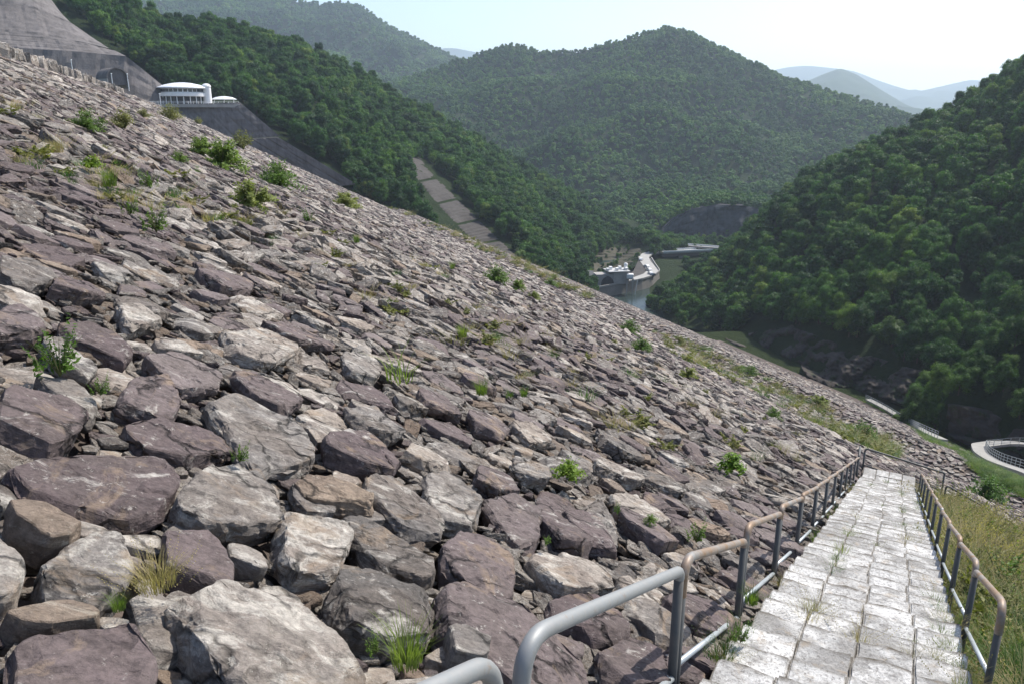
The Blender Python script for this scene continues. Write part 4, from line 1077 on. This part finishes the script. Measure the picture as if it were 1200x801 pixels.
road = ribbon('valley_road', rdpts, 6.5, simple('pale_road', (.34, .33, .31), .9, .15, .3, coord='Pos'), .06, .8); tag(road, kind='structure')
br = empty('bridge'); tag(br, 'pale concrete road bridge crossing the valley below the banded cliff', 'bridge')
b0, b1 = PZ(774, 295, RZ_), PZ(850, 291.5, RZ_)
ribbon('deck', [b0, b0.lerp(b1, .5), b1], 8, M_ROAD, .1, 1.1, br)
for sgn in (-1, 1):
    tdir = (b1 - b0).normalized(); nn = Vector((-tdir.y, tdir.x, 0)) * sgn * 4.1
    ribbon('parapet', [b0 + nn, b1 + nn], .35, M_CONC_WHITE, 1.0, 1.0, br)
    ribbon('girder', [b0 + nn * .7, b1 + nn * .7], .8, simple('girder_steel', (.16, .13, .12), .6), -1.0, 2.0, br)
for f in (.3, .75):
    bm = bmesh.new(); c = b0.lerp(b1, f); add_box(bm, c + Vector((0, 0, -9)), (2, 6, 14)); bm_obj('pier', bm, M_CONCRETE, br)
br2 = empty('bridge'); tag(br2, 'second higher concrete bridge deck just behind the main valley bridge', 'bridge')
c0, c1 = PZ(806, 287, RZ_ + 2), PZ(860, 291, RZ_ + 2); ribbon('deck', [c0, c1], 6, M_CONCRETE, 0, 1.0, br2); ribbon('parapet', [c0, c1], .3, M_CONC_WHITE, .9, .9, br2)
# outlet building
ob = PZ(722, 333, RZ_); out = empty('outlet_building', ob, math.atan2(ob.y, ob.x) - math.pi / 2 + .35); tag(out, 'grey concrete outlet gatehouse with arched dark opening and white machinery deck beside the pond', 'building')
bm = bmesh.new(); add_box(bm, (2.5, 4, 3.2), (9, 9, 6.6), bevel=.1); bm_obj('wall', bm, M_CONCRETE, out)
bm = bmesh.new(); add_box(bm, (1.2, 3.5, 6.85), (12, 10, .5), bevel=.1); bm_obj('roof', bm, simple('roof_slab_pale', (.42, .42, .42), .7, .1, 1), out)
for k_ in range(5):
    bm = bmesh.new(); add_box(bm, (-4.5 + k_ * 2.6, 1.5 + (k_ % 2) * 3, 7.9), (1.6, 1.8, 1.2 + .5 * (k_ % 2)), bevel=.1); bm_obj('machinery_box', bm, M_CONC_WHITE, out)
lathe('tank', [(1.0, 7.2), (1.0, 10.2), (.6, 10.5), (.1, 10.6)], M_CONC_WHITE, out, (6.3, 3.5, 0), 16, 1, True)
bm = bmesh.new(); vs2 = []
for r_, y_ in ((3.4, -1.0), (3.4, 5)):
    vs2.append([bm.verts.new((-5 + r_ * math.cos(math.pi * i / 12), y_, r_ * 1.3 * math.sin(math.pi * i / 12))) for i in range(13)])
for i in range(12): bm.faces.new((vs2[0][i], vs2[0][i + 1], vs2[1][i + 1], vs2[1][i]))
bm.faces.new(vs2[0]); bm_obj('arched_gate', bm, M_DARK, out)
bm = bmesh.new(); add_box(bm, (-6.5, 3.4, 2.5), (9, 7, 6)); bm_obj('gate_wall', bm, M_CONCRETE, out)
bm = bmesh.new(); q = [bm.verts.new(v) for v in ((-11, 0, 0), (-30, 8, 0), (-30, 14, 8), (-11, 6, 6.5), (-11, 9, 0), (-30, 16, 0))]
bmesh.ops.convex_hull(bm, input=q); bm_obj('wing_wall', bm, M_CONCRETE, out)
for k_ in range(4):
    bm = bmesh.new(); add_tube(bm, [(-5 + k_ * 3.3, -1.6, 7.3), (-5 + k_ * 3.3, -1.6, 8.5)], .07, 5); bm_obj('railing_post', bm, M_CONC_WHITE, out)
gb = PZ(738, 332, RZ_); gt = empty('gate_tower', gb, math.atan2(gb.y, gb.x) - math.pi / 2); tag(gt, 'narrow gate tower with white hoist house rising from the pond wall', 'gate tower')
for dx in (-1.5, 1.5):
    bm = bmesh.new(); add_box(bm, (dx, -2.5, -4), (.7, 1.2, 16)); bm_obj('pillar', bm, M_CONCRETE, gt)
bm = bmesh.new(); add_box(bm, (0, -2.3, 3.0), (4.4, 3.4, .4)); bm_obj('platform', bm, M_CONCRETE, gt)
bm = bmesh.new(); add_box(bm, (0, -2.3, 4.4), (3.6, 2.8, 2.4), bevel=.3); bm_obj('hoist_house', bm, M_CONC_WHITE, gt)
bm = bmesh.new(); add_tube(bm, [(2.6, -3, -8), (4.0, -3, 2.5)], .2, 6); bm_obj('ladder', bm, M_CONC_WHITE, gt)
def car(px, py, rzv, m, label):
    p = PZ(px, py, RZ_ + .1); o = empty('parked_car', p, rzv); tag(o, label, 'car', 'cars parked on the valley road')
    bm = bmesh.new(); prof = [(-2.2, .35), (2.2, .35), (2.25, .8), (1.3, .95), (.75, 1.45), (-1.5, 1.5), (-2.1, 1.0), (-2.25, .8)]
    a = [bm.verts.new((x, -.85, z)) for x, z in prof]; b = [bm.verts.new((x, .85, z)) for x, z in prof]
    bm.faces.new(a); bm.faces.new(b[::-1])
    for i in range(8): bm.faces.new((a[i], b[i], b[(i + 1) % 8], a[(i + 1) % 8]))
    bm_obj('body', bm, m, o)
    bm = bmesh.new(); add_box(bm, (-.35, 0, 1.18), (2.0, 1.74, .32)); bm_obj('window', bm, M_GLASS, o)
    for x in (-1.4, 1.4):
        for y in (-.82, .82):
            bm = bmesh.new(); add_tube(bm, [(x, y - .1, .33), (x, y + .1, .33)], .33, 10); bm_obj('wheel', bm, M_TYRE, o)
car(751.5, 305, 1.2, M_CAR, 'white car farthest up the valley road by the bend')
car(757.5, 313, 1.9, M_CAR, 'white car parked mid road above the curved wall')
car(760, 317, 1.9, M_CAR, 'white car parked just below the middle one on the valley road')
car(762, 321, 1.7, M_CAR, 'white car parked nearest the concrete yard corner')
car(765, 323.5, 1.0, M_CAR2, 'dark car parked at the outer edge of the yard')

# ------------------------------------------------------------------ grass, plants, paths
def tuft_mesh(name, seed, n, h, spread, wdt, m, lean=.5, seeds=0, heads=None):
    r = np.random.default_rng(seed); V, F = [], []
    for i in range(n):
        a = r.uniform(0, 6.28); rr = spread * math.sqrt(r.random()) * .45; x, y = rr * math.cos(a), rr * math.sin(a); a2 = a + r.normal(0, .6)
        L = h * r.uniform(.55, 1.1) * (1.25 if i < seeds else 1); le = lean * r.uniform(.3, 1.2) * (1.3 if i < seeds else 1); w_ = wdt * r.uniform(.6, 1.2) * (.5 if i < seeds else 1)
        dx, dy = math.cos(a2), math.sin(a2); px_, py_ = -dy * w_, dx * w_; b0 = len(V)
        for q in (0, .35, .7, 1.0):
            k_ = (1 - q * .92); ox = le * L * q * q; V.append((x + dx * ox + px_ * k_, y + dy * ox + py_ * k_, L * (q - .25 * le * q * q))); V.append((x + dx * ox - px_ * k_, y + dy * ox - py_ * k_, L * (q - .25 * le * q * q)))
        for q in range(3): F.append((b0 + q * 2, b0 + q * 2 + 1, b0 + q * 2 + 3, b0 + q * 2 + 2))
        if i < seeds:
            tip = V[-1]; b0 = len(V)
            for q in range(7):
                f = -q * .02 * 3; cx = tip[0] + dx * f * .6 + r.normal(0, .008); cy = tip[1] + dy * f * .6 + r.normal(0, .008); cz = tip[2] + f * .7
                s_ = .012; V += [(cx - s_, cy, cz), (cx, cy - s_, cz - s_), (cx + s_, cy, cz + s_ * 2), (cx, cy + s_, cz)]; F.append((b0, b0 + 1, b0 + 2, b0 + 3)); b0 += 4
    me = bpy.data.meshes.new(name); me.from_pydata(V, [], F); me.materials.append(m); me.update(); return me
def bush_mesh(name, seed, m, n=900, leaf=.045, feather=False):
    """unit-radius bush: sprays of leaves along arching stems"""
    r = np.random.default_rng(seed); C_, N_, S_ = [], [], []; ns = 34
    for i in range(ns):
        a = r.uniform(0, 6.28); el = r.uniform(.15, 1.45); L = r.uniform(.7, 1.08); d = np.array([math.cos(a) * math.cos(el), math.sin(a) * math.cos(el), math.sin(el) * .95])
        k_ = n // ns
        for q in range(k_):
            f = (q / k_) ** .7; p = d * L * f; p[2] -= .35 * f * f * math.cos(el) * L; p = p + r.normal(0, .07 if not feather else .045, 3) * (.4 + f)
            C_.append(p); nn = d * .6 + r.normal(0, .5, 3) + np.array([0, 0, .5]); N_.append(nn / np.linalg.norm(nn)); S_.append(leaf * r.uniform(.6, 1.4))
    V, F = quads(np.array(C_), np.array(N_), np.array(S_), 1.7 if feather else 1.1)
    me = bpy.data.meshes.new(name); me.from_pydata(V.tolist(), [], F.tolist()); me.materials.append(m); me.update(); return me
def stems_mesh(seed, n=12, h=.8):
    r = np.random.default_rng(seed); bm = bmesh.new()
    for i in range(n):
        a = r.uniform(0, 6.28); l_ = r.uniform(.2, .7); add_tube(bm, [(0, 0, -.1), (math.cos(a) * l_ * .5, math.sin(a) * l_ * .5, h * .5), (math.cos(a) * l_, math.sin(a) * l_, h * r.uniform(.7, 1))], [.015, .010, .004], 4, False)
    me = bpy.data.meshes.new('stem'); bm.to_mesh(me); bm.free(); me.materials.append(M_STEM); return me
def weed_mesh(name, seed, m, n=9, h=1.0):
    """upright weeds: stems with paired leaves"""
    r = np.random.default_rng(seed); C_, N_, S_ = [], [], []
    for i in range(n):
        a = r.uniform(0, 6.28); rr = r.uniform(0, .45); le = r.uniform(.05, .4); L = h * r.uniform(.5, 1.1)
        for q in range(34):
            f = (q + 1) / 34; p = np.array([math.cos(a) * (rr + le * f * f), math.sin(a) * (rr + le * f * f), L * f]) + r.normal(0, .045 * (1.3 - f), 3)
            nn = r.normal(0, .6, 3) + np.array([0, 0, .8]); C_.append(p); N_.append(nn / np.linalg.norm(nn)); S_.append(.055 * r.uniform(.5, 1.2) * (1.25 - f * .7))
    V, F = quads(np.array(C_), np.array(N_), np.array(S_), 1.7)
    me = bpy.data.meshes.new(name); me.from_pydata(V.tolist(), [], F.tolist()); me.materials.append(m); me.update(); return me
STEMS = stems_mesh(1)
PL = {
 'bush': bush_mesh('foliage', 1, M_BUSH, 3000, .042), 'pale': bush_mesh('foliage', 2, M_BUSH_PALE, 3600, .036, True), 'olive': bush_mesh('foliage', 3, M_BUSH_OLIVE, 2800, .038),
 'feather': bush_mesh('foliage', 4, leaf_mat('feathery_leaves', [(0, (.15, .22, .05)), (1, (.22, .29, .08))], .3, nsc=6), 4200, .036, True),
 'weed': weed_mesh('foliage', 5, M_BUSH, 10), 'flower': bush_mesh('foliage', 6, leaf_mat('bright_leaves', [(0, (.13, .22, .03)), (1, (.20, .27, .04))], .3, nsc=6), 900, .085),
 'tuft': tuft_mesh('blades', 7, 110, 1.0, .6, .016, M_GRASS_GREEN, .6), 'long': tuft_mesh('blades', 8, 26, 1.0, .8, .022, M_GRASS_GREEN, .9),
 'dry': tuft_mesh('blades', 9, 260, .62, .7, .007, M_DRY, .8, 34), 'mixed': tuft_mesh('blades', 10, 160, .9, .9, .014, M_GRASS, .7, 10)}
def plant(px, py, wpx, typ, name, label, hk=1.0, d=None):
    p = pp(px, py + wpx * .25 * hk, .12); u_, v_ = UV(p)
    if not (CREST_U < u_ < 66 and 0 < p.y < 400):
        h = hit(px, py + wpx * .28 * hk); p = h[0] + Vector((0, 0, .35))
    dist_ = p.length; rad = wpx * .60 * dist_ / 900
    root = empty(name, p, rng.uniform(0, 6.28)); tag(root, label, name.split('_')[-1] if name != 'grass_tuft' else 'grass tuft', 'plants growing between the stones')
    k_ = 1.0 if typ in ('bush', 'pale', 'olive', 'feather', 'flower') else (1.5 if typ in ('tuft', 'long', 'mixed') else 1.35)
    root.scale = (rad * k_, rad * k_, rad * k_ * hk)
    o = bpy.data.objects.new(PL[typ].name.split('.')[0], PL[typ]); link(o, root)
    if typ in ('bush', 'pale', 'olive', 'feather', 'flower', 'weed'): link(bpy.data.objects.new('stem', STEMS), root)
PLANTS = [
 (262,182,52,'feather','bush','largest feathery light green bush high on the dam face below the pavilion'),
 (327,204,50,'bush','bush','dark green dense bush to the right of the large feathery one'),
 (296,226,56,'pale','bush','pale straw coloured feathery bush just below the dark green one'),
 (238,172,34,'feather','bush','smaller light green bush touching the upper side of the large feathery bush'),
 (284,166,34,'olive','bush','olive brown bush behind the large feathery bush at the slope edge'),
 (146,141,32,'olive','bush','round olive bush on the upper dam face left of the pavilion'),
 (103,141,34,'bush','bush','low spreading green bush on the upper dam face, left of the round olive one'),
 (200,133,28,'olive','bush','dull olive bush close beneath the pavilion terrace'),
 (168,133,16,'olive','bush','tiny olive sprig between the round olive bush and the terrace'),
 (233,143,14,'olive','bush','small dull bush on the slope edge right below the canopy'),
 (65,172,28,'dry','grass_tuft','brownish dry grass patch on the far upper left of the dam face'),
 (110,190,22,'flower','bush','bright yellow green leafy plant above the yellow tuft'),
 (129,212,26,'tuft','grass_tuft','yellow green upright tuft below the bright leafy plant'),
 (183,261,34,'weed','weed','bright green leafy weeds on the left upper face with pale stones around'),
 (152,245,22,'weed','weed','sparse weeds just up slope of the bright leafy weeds'),
 (176,213,24,'weed','weed','thin wispy weeds below the olive bush row'),
 (210,184,20,'bush','bush','small flat green bush left of the large feathery bush'),
 (405,233,34,'pale','bush','yellow green bush alone near the slope edge above the ribbed slope'),
 (362,254,18,'weed','weed','small upright green weed below the pale feathery bush'),
 (434,228,16,'olive','bush','small yellow olive bush on the edge of the dam face'),
 (418,281,13,'tuft','grass_tuft','tiny green tuft mid face below the yellow green bush'),
 (582,320,34,'bush','bush','broad green leafy bush on the slope edge left of the dark round one'),
 (607,333,20,'feather','bush','small loose green bush beside the broad leafy one'),
 (645,330,17,'bush','bush','dark round bush standing on the skyline of the dam face'),
 (625,345,18,'pale','bush','faint pale bush below the dark round skyline bush'),
 (738,381,26,'bush','bush','upper of two neighbouring green bushes below the outlet works'),
 (752,402,27,'bush','bush','lower of two neighbouring green bushes below the outlet works'),
 (542,390,20,'tuft','grass_tuft','lone bright green upright tuft in the middle of the face'),
 (564,455,26,'tuft','grass_tuft','green tuft among grey stones left of the middle of the face'),
 (472,432,56,'long','grass_tuft','sprawling long bladed grass arching over pale stones'),
 (597,460,17,'long','grass_tuft','thin spiky tuft right of the green tuft among grey stones'),
 (614,460,16,'tuft','grass_tuft','small light tuft rightmost of the row of three tufts'),
 (530,312,12,'tuft','grass_tuft','tiny pale tuft on the upper middle of the face'),
 (665,545,38,'flower','bush','leafy plant with yellowish tops between purple stones above the near railing'),
 (860,539,36,'flower','bush','low yellow green plant on purple stones left of the stair'),
 (907,482,20,'bush','bush','small dark round bush on the lower face beyond the stair'),
 (881,434,16,'bush','bush','little dark bush above the lower face berm'),
 (806,435,24,'pale','bush','flat yellowish plant low on the mid face near the berm'),
 (796,399,14,'olive','bush','tiny olive plant right of the two neighbouring bushes'),
 (1011,503,32,'bush','bush','green bush spreading on the lower face behind the landing'),
 (960,470,22,'pale','bush','pale yellow green plant on the berm left of the spreading bush'),
 (1156,571,42,'bush','bush','bright broad leaved bush at the top of the grassy bank by the stair'),
 (1100,492,16,'bush','bush','small green bush beside the far bend of the toe path'),
 (1072,478,26,'bush','bush','dark green bush clump beside the toe path below the spur'),
 (1088,496,20,'bush','bush','second dark bush clump between toe path and rock bank'),
 (70,420,60,'weed','weed','tall leafy weeds with upright stems in front of a grey slab at the left'),
 (118,455,24,'weed','weed','low bright weeds right of the tall stemmed weeds'),
 (281,533,24,'weed','weed','small green weeds beside the big mottled grey boulder'),
 (183,668,74,'dry','grass_tuft','golden dry grass with long drooping seed stalks between foreground boulders'),
 (140,708,24,'tuft','grass_tuft','small green tuft next to the golden dry grass'),
 (478,762,64,'tuft','grass_tuft','fresh green grass growing in the gap between foreground boulders'),
 (440,757,26,'weed','weed','little bright weed left of the fresh green grass in the gap'),
 (816,626,28,'weed','weed','dark green weeds among purple stones beside the railing'),
 (762,606,17,'bush','bush','small dark leafy sprig above the dark weeds by the railing'),
 (725,596,14,'weed','weed','reddish green sprig on a purple slab above the near railing'),
 (640,632,14,'weed','weed','tiny sprig in a dark hollow beside the pale layered stone'),
 (880,700,26,'tuft','grass_tuft','grass tuft at the foot of the nearest left railing posts'),
 (868,745,22,'weed','weed','green weeds under the railing at the stair edge'),
 (1172,672,56,'weed','weed','dense bushy weeds on the bank beside the right railing'),
 (1190,640,40,'weed','weed','lighter weeds farther up the grassy bank'),
]
DAMS = [DAM_BVH]
for a in PLANTS: plant(*a)

# the grassy bank right of the stair
def bank_z(s_, t_, x, y):
    u, v = UV((x, y)); return zf(u) - .02 + noise.fractal(Vector((x, y, 0)) * .45, 1, 2, 3) * .12 + .03 * max(0, t_ - .8) - .16 * max(0, 1 - abs(t_ - .7) / .5)
ns_, nt_ = 60, 40; P = np.zeros((ns_, nt_, 3))
for i in range(ns_):
    for j in range(nt_):
        s_ = -4 + 29.8 * i / (ns_ - 1); t_ = .70 + 26 * (j / (nt_ - 1)) ** 1.5
        p = SP(s_ + min(6, .35 * (t_ - .7)) * (i / ns_), t_); P[i, j] = (p.x, p.y, bank_z(s_, t_, p.x, p.y) - (.5 if j == 0 or i == ns_ - 1 else 0))
M_BANK = hill_mat('bank_turf', (.045, .07, .022), (.085, .10, .04), 1.2)
bankm = grid_mesh('grass_bank', P, M_BANK); tag(bankm, kind='structure')
BANK_BVH = BVHTree.FromPolygons([v.co for v in bankm.data.vertices], [p.vertices[:] for p in bankm.data.polygons])
TUFTS = [tuft_mesh('turf_tuft', 20, 60, .44, .5, .006, M_GRASS, .8, 4), tuft_mesh('turf_tuft', 21, 60, .30, .5, .006, M_GRASS_GREEN, .7), tuft_mesh('turf_tuft', 22, 70, .5, .5, .005, M_DRY, .9, 16), tuft_mesh('turf_tuft', 23, 50, .28, .5, .007, M_GRASS, 1.0),
         weed_mesh('turf_tuft', 24, M_BUSH_OLIVE, 5, .4), bush_mesh('turf_tuft', 25, M_BUSH, 160, .10)]
tcol = proto_col('turf_tuft', TUFTS)
gp, gr, gs_, gi_ = [], [], [], []
for _ in range(9000):
    s_ = 25.2 * rng.random(); t_ = .84 + 15 * rng.random() ** 1.6; x, y = (STAIR_DIR * s_ + STAIR_SIDE * t_)[:2]
    h = BANK_BVH.ray_cast(Vector((x, y, 30)), Vector((0, 0, -1)))
    if h[0] is None: continue
    q = noise.noise(Vector((x, y, 0)) * .5); gp.append(h[0][:]); sc_ = rng.uniform(.6, 1.3) * (.7 + .03 * s_) * (.6 if t_ < 1.2 else 1)
    dryp = .14 + (.45 if s_ > 12 and q > -.1 else 0)
    gi_.append(2 if rng.random() < dryp else (4 if rng.random() < .07 + .35 * (q < -.12) else rng.choice([0, 0, 1, 3])))
    gr.append((0, 0, rng.uniform(0, 6.28))); gs_.append((sc_, sc_, sc_ * rng.uniform(.7, 1.1)))
# tufts in the joints of the stair, mostly by the right railing
for _ in range(520):
    r_ = rng.integers(8, 60); s_ = -1.2 + RUN * r_ + rng.uniform(.08, .42)
    t_ = X1 - .02 - abs(rng.normal(0, .10)) if rng.random() < .45 else X0 + cw * rng.integers(0, 4) + rng.normal(0, .012)
    if rng.random() > min(1, 6 / max(3, s_)): continue
    if noise.noise(Vector((s_ * .8, t_ * 2, 4))) < -.05: continue
    p = SP(-1.2 + RUN * r_, t_, -.015); q = SP(s_, t_); gp.append((q.x, q.y, p.z)); sc_ = rng.uniform(.14, .40); gi_.append(rng.choice([0, 1, 2, 3])); gr.append((0, 0, rng.uniform(0, 6.28))); gs_.append((sc_, sc_, sc_))
tag(scatter('grass', tcol, gp, gr, gs_, gi_), 'mixed green and straw coloured grass on the bank and in the stair joints')
# grass strips on the dam: berm, toe and far groin
gp, gr, gs_, gi_ = [], [], [], []
def strip(poly, n, size, kinds, clump=.0, only_dam=True):
    xs = [p[0] for p in poly]; ys = [p[1] for p in poly]; k_ = 0
    for _ in range(n * 6):
        x, y = rng.uniform(min(xs), max(xs)), rng.uniform(min(ys), max(ys))
        if not inpoly([x], [y], poly)[0]: continue
        h = DAM_BVH.ray_cast(Vector((0, 0, 0)), ray(x, y).normalized())
        if h[0] is None: continue
        if noise.noise(h[0] * .16) < clump - .25: continue
        k_ += 1; s_ = size * rng.uniform(.6, 1.3); gp.append((h[0] + Vector((0, 0, .25)))[:]); gs_.append((s_ * 1.6, s_ * 1.6, s_)); gr.append((0, 0, rng.uniform(0, 6.28))); gi_.append(rng.choice(kinds))
        if k_ >= n: break
strip([(425, 219), (470, 240), (520, 264), (580, 292), (640, 318), (690, 344), (700, 356), (650, 334), (590, 308), (530, 280), (470, 252), (430, 234)], 620, 2.0, [0, 2, 3, 2, 4])
strip([(745, 366), (800, 395), (860, 426), (925, 458), (1000, 493), (1050, 518), (1050, 545), (990, 520), (920, 484), (850, 450), (790, 420)], 520, 1.3, [0, 3, 0, 4, 2], .12)
strip([(1035, 466), (1062, 474), (1075, 492), (1110, 512), (1135, 516), (1150, 535), (1200, 560), (1200, 585), (1150, 560), (1120, 530), (1085, 518), (1060, 496)], 900, 1.3, [0, 3, 1], -.3)
strip([(1000, 452), (1040, 462), (1075, 482), (1110, 506), (1118, 520), (1085, 512), (1050, 490), (1000, 466)], 420, 1.3, [0, 3, 0], -.5)
strip([(870, 402), (930, 436), (1000, 462), (1050, 480), (1050, 472), (1000, 455), (930, 428), (880, 400)], 240, 1.6, [1, 3, 5])
strip([(0, 130), (420, 260), (900, 480), (980, 560), (800, 560), (300, 300), (0, 220)], 150, .45, [2, 2, 0, 4], .15)
tag(scatter('scattered_grass', tcol, gp, gr, gs_, gi_), 'yellow green grass strips along the edges and berm of the dam face')
# trees on the river bank beside the outlet road
tp, tr_, ts, ti_ = [], [], [], []
for _ in range(260):
    a = rng.uniform(0, 1); y = 372 + 290 * a; x = 84 + 100 * rng.random() + (y - 355) * .16
    if x < wp[12].x + 9 + (y - 355) * .0: continue
    tp.append((x, y, -91)); tr_.append((0, 0, rng.uniform(0, 6.28))); s_ = rng.uniform(.45, .95); ts.append((s_, s_, s_)); ti_.append(rng.integers(6))
P_, nvt, ot = HILLS['left_hill']; bt_ = BVHTree.FromPolygons([v.co for v in ot.data.vertices], [p.vertices[:] for p in ot.data.polygons])
for _ in range(260):
    x, y = rng.uniform(684, 760), rng.uniform(286, 340)
    if not inpoly([x], [y], TERR)[0] or (noise.noise(Vector((x * .09, y * .09, 2))) < -.02 and x > 700): continue
    h = bt_.ray_cast(Vector((0, 0, 0)), ray(x, y).normalized())
    if h[0] is None: continue
    s_ = rng.uniform(.15, .45); tp.append((h[0] - Vector(ray(x, y)).normalized() * 2.5)[:]); tr_.append((0, 0, 0)); ts.append((s_, s_, s_)); ti_.append(rng.integers(6))
tag(scatter('riverside_trees', tree_col, tp, tr_, ts, ti_), 'green trees crowding the river bank below the bridge')

# toe path and the curved service road with their fences
M_PATH = simple('pale_path', (.29, .28, .26), .9, .2, .6, .3, coord='Pos')
def fence_along(pts, side, h, name_label, step=2.2):
    n_ = max(2, int(sum((b - a).length for a, b in zip(pts[:-1], pts[1:])) / step)); q = resample(pts, n_); f = empty('path_fence', q[0]); tag(f, name_label, 'fence')
    off = []
    for i, p in enumerate(q):
        t_ = (q[min(i + 1, n_ - 1)] - q[max(i - 1, 0)]); t_.z = 0; t_.normalize(); off.append(p + Vector((-t_.y, t_.x, 0)) * side - q[0])
    for p in off:
        bm = bmesh.new(); add_tube(bm, [p + Vector((0, 0, -.3)), p + Vector((0, 0, h))], .05, 6); bm_obj('post', bm, M_MID, f)
    for z_ in (.3, .65, 1.0):
        bm = bmesh.new(); add_tube(bm, [p + Vector((0, 0, h * z_)) for p in off], .04, 5); bm_obj('rail', bm, M_MID, f)
pa = [Vector(p) for p in ((66, 80, -42.8), (70, 94, -46.3), (72, 100, -48.5), (76, 111, -52.4), (83, 125, -57.4), (90, 137, -61.0))] + [PZ(x, y, z) for x, y, z in ((1148, 523.5, -62.5), (1156, 520, -62.8), (1172, 518.5, -62.5), (1200, 520, -61), (1240, 526, -58))]
pa = resample(smoothl(np.array(resample(pa, 40)), 3).tolist(), 40)
o = ribbon('service_path', pa, 2.3, M_PATH, .3, .5); tag(o, kind='structure')
fence_along([p + Vector((0, 0, .3)) for p in pa], -1.15, 1.3, 'grey steel fence following the outer curve of the pale service path')
pb = [W(167, 150, .5), W(166, 142, .5), W(163, 133, .5), W(152, 122, .5), W(141, 112, .5), W(126, 99, .5), W(117, 88, .5)]
pb = resample(smoothl(np.array(resample(pb, 30)), 3).tolist(), 30)
o = ribbon('toe_path', pb, 1.6, M_PATH, .12, .4); tag(o, kind='structure')
fence_along([p + Vector((0, 0, .3)) for p in pb], -.9, 1.2, 'thin fence beside the narrow path at the dam toe')

# ------------------------------------------------------------------ air
haze = mesh_obj('haze', [(x, y, z) for x in (-9000, 9000) for y in (-60, 12000) for z in (-109, 640)], [(0, 1, 3, 2), (4, 6, 7, 5), (0, 4, 5, 1), (2, 3, 7, 6), (0, 2, 6, 4), (1, 5, 7, 3)], None)
hm = bpy.data.materials.new('air'); hm.use_nodes = True; ht = hm.node_tree; ht.nodes.remove(ht.nodes['Principled BSDF'])
pv_ = ht.nodes.new('ShaderNodeVolumePrincipled'); pv_.inputs['Color'].default_value = (.72, .85, 1.0, 1); pv_.inputs['Density'].default_value = .000125; pv_.inputs['Anisotropy'].default_value = .35
ht.links.new(pv_.outputs[0], ht.nodes['Material Output'].inputs['Volume']); haze.data.materials.append(hm); tag(haze, kind='stuff')
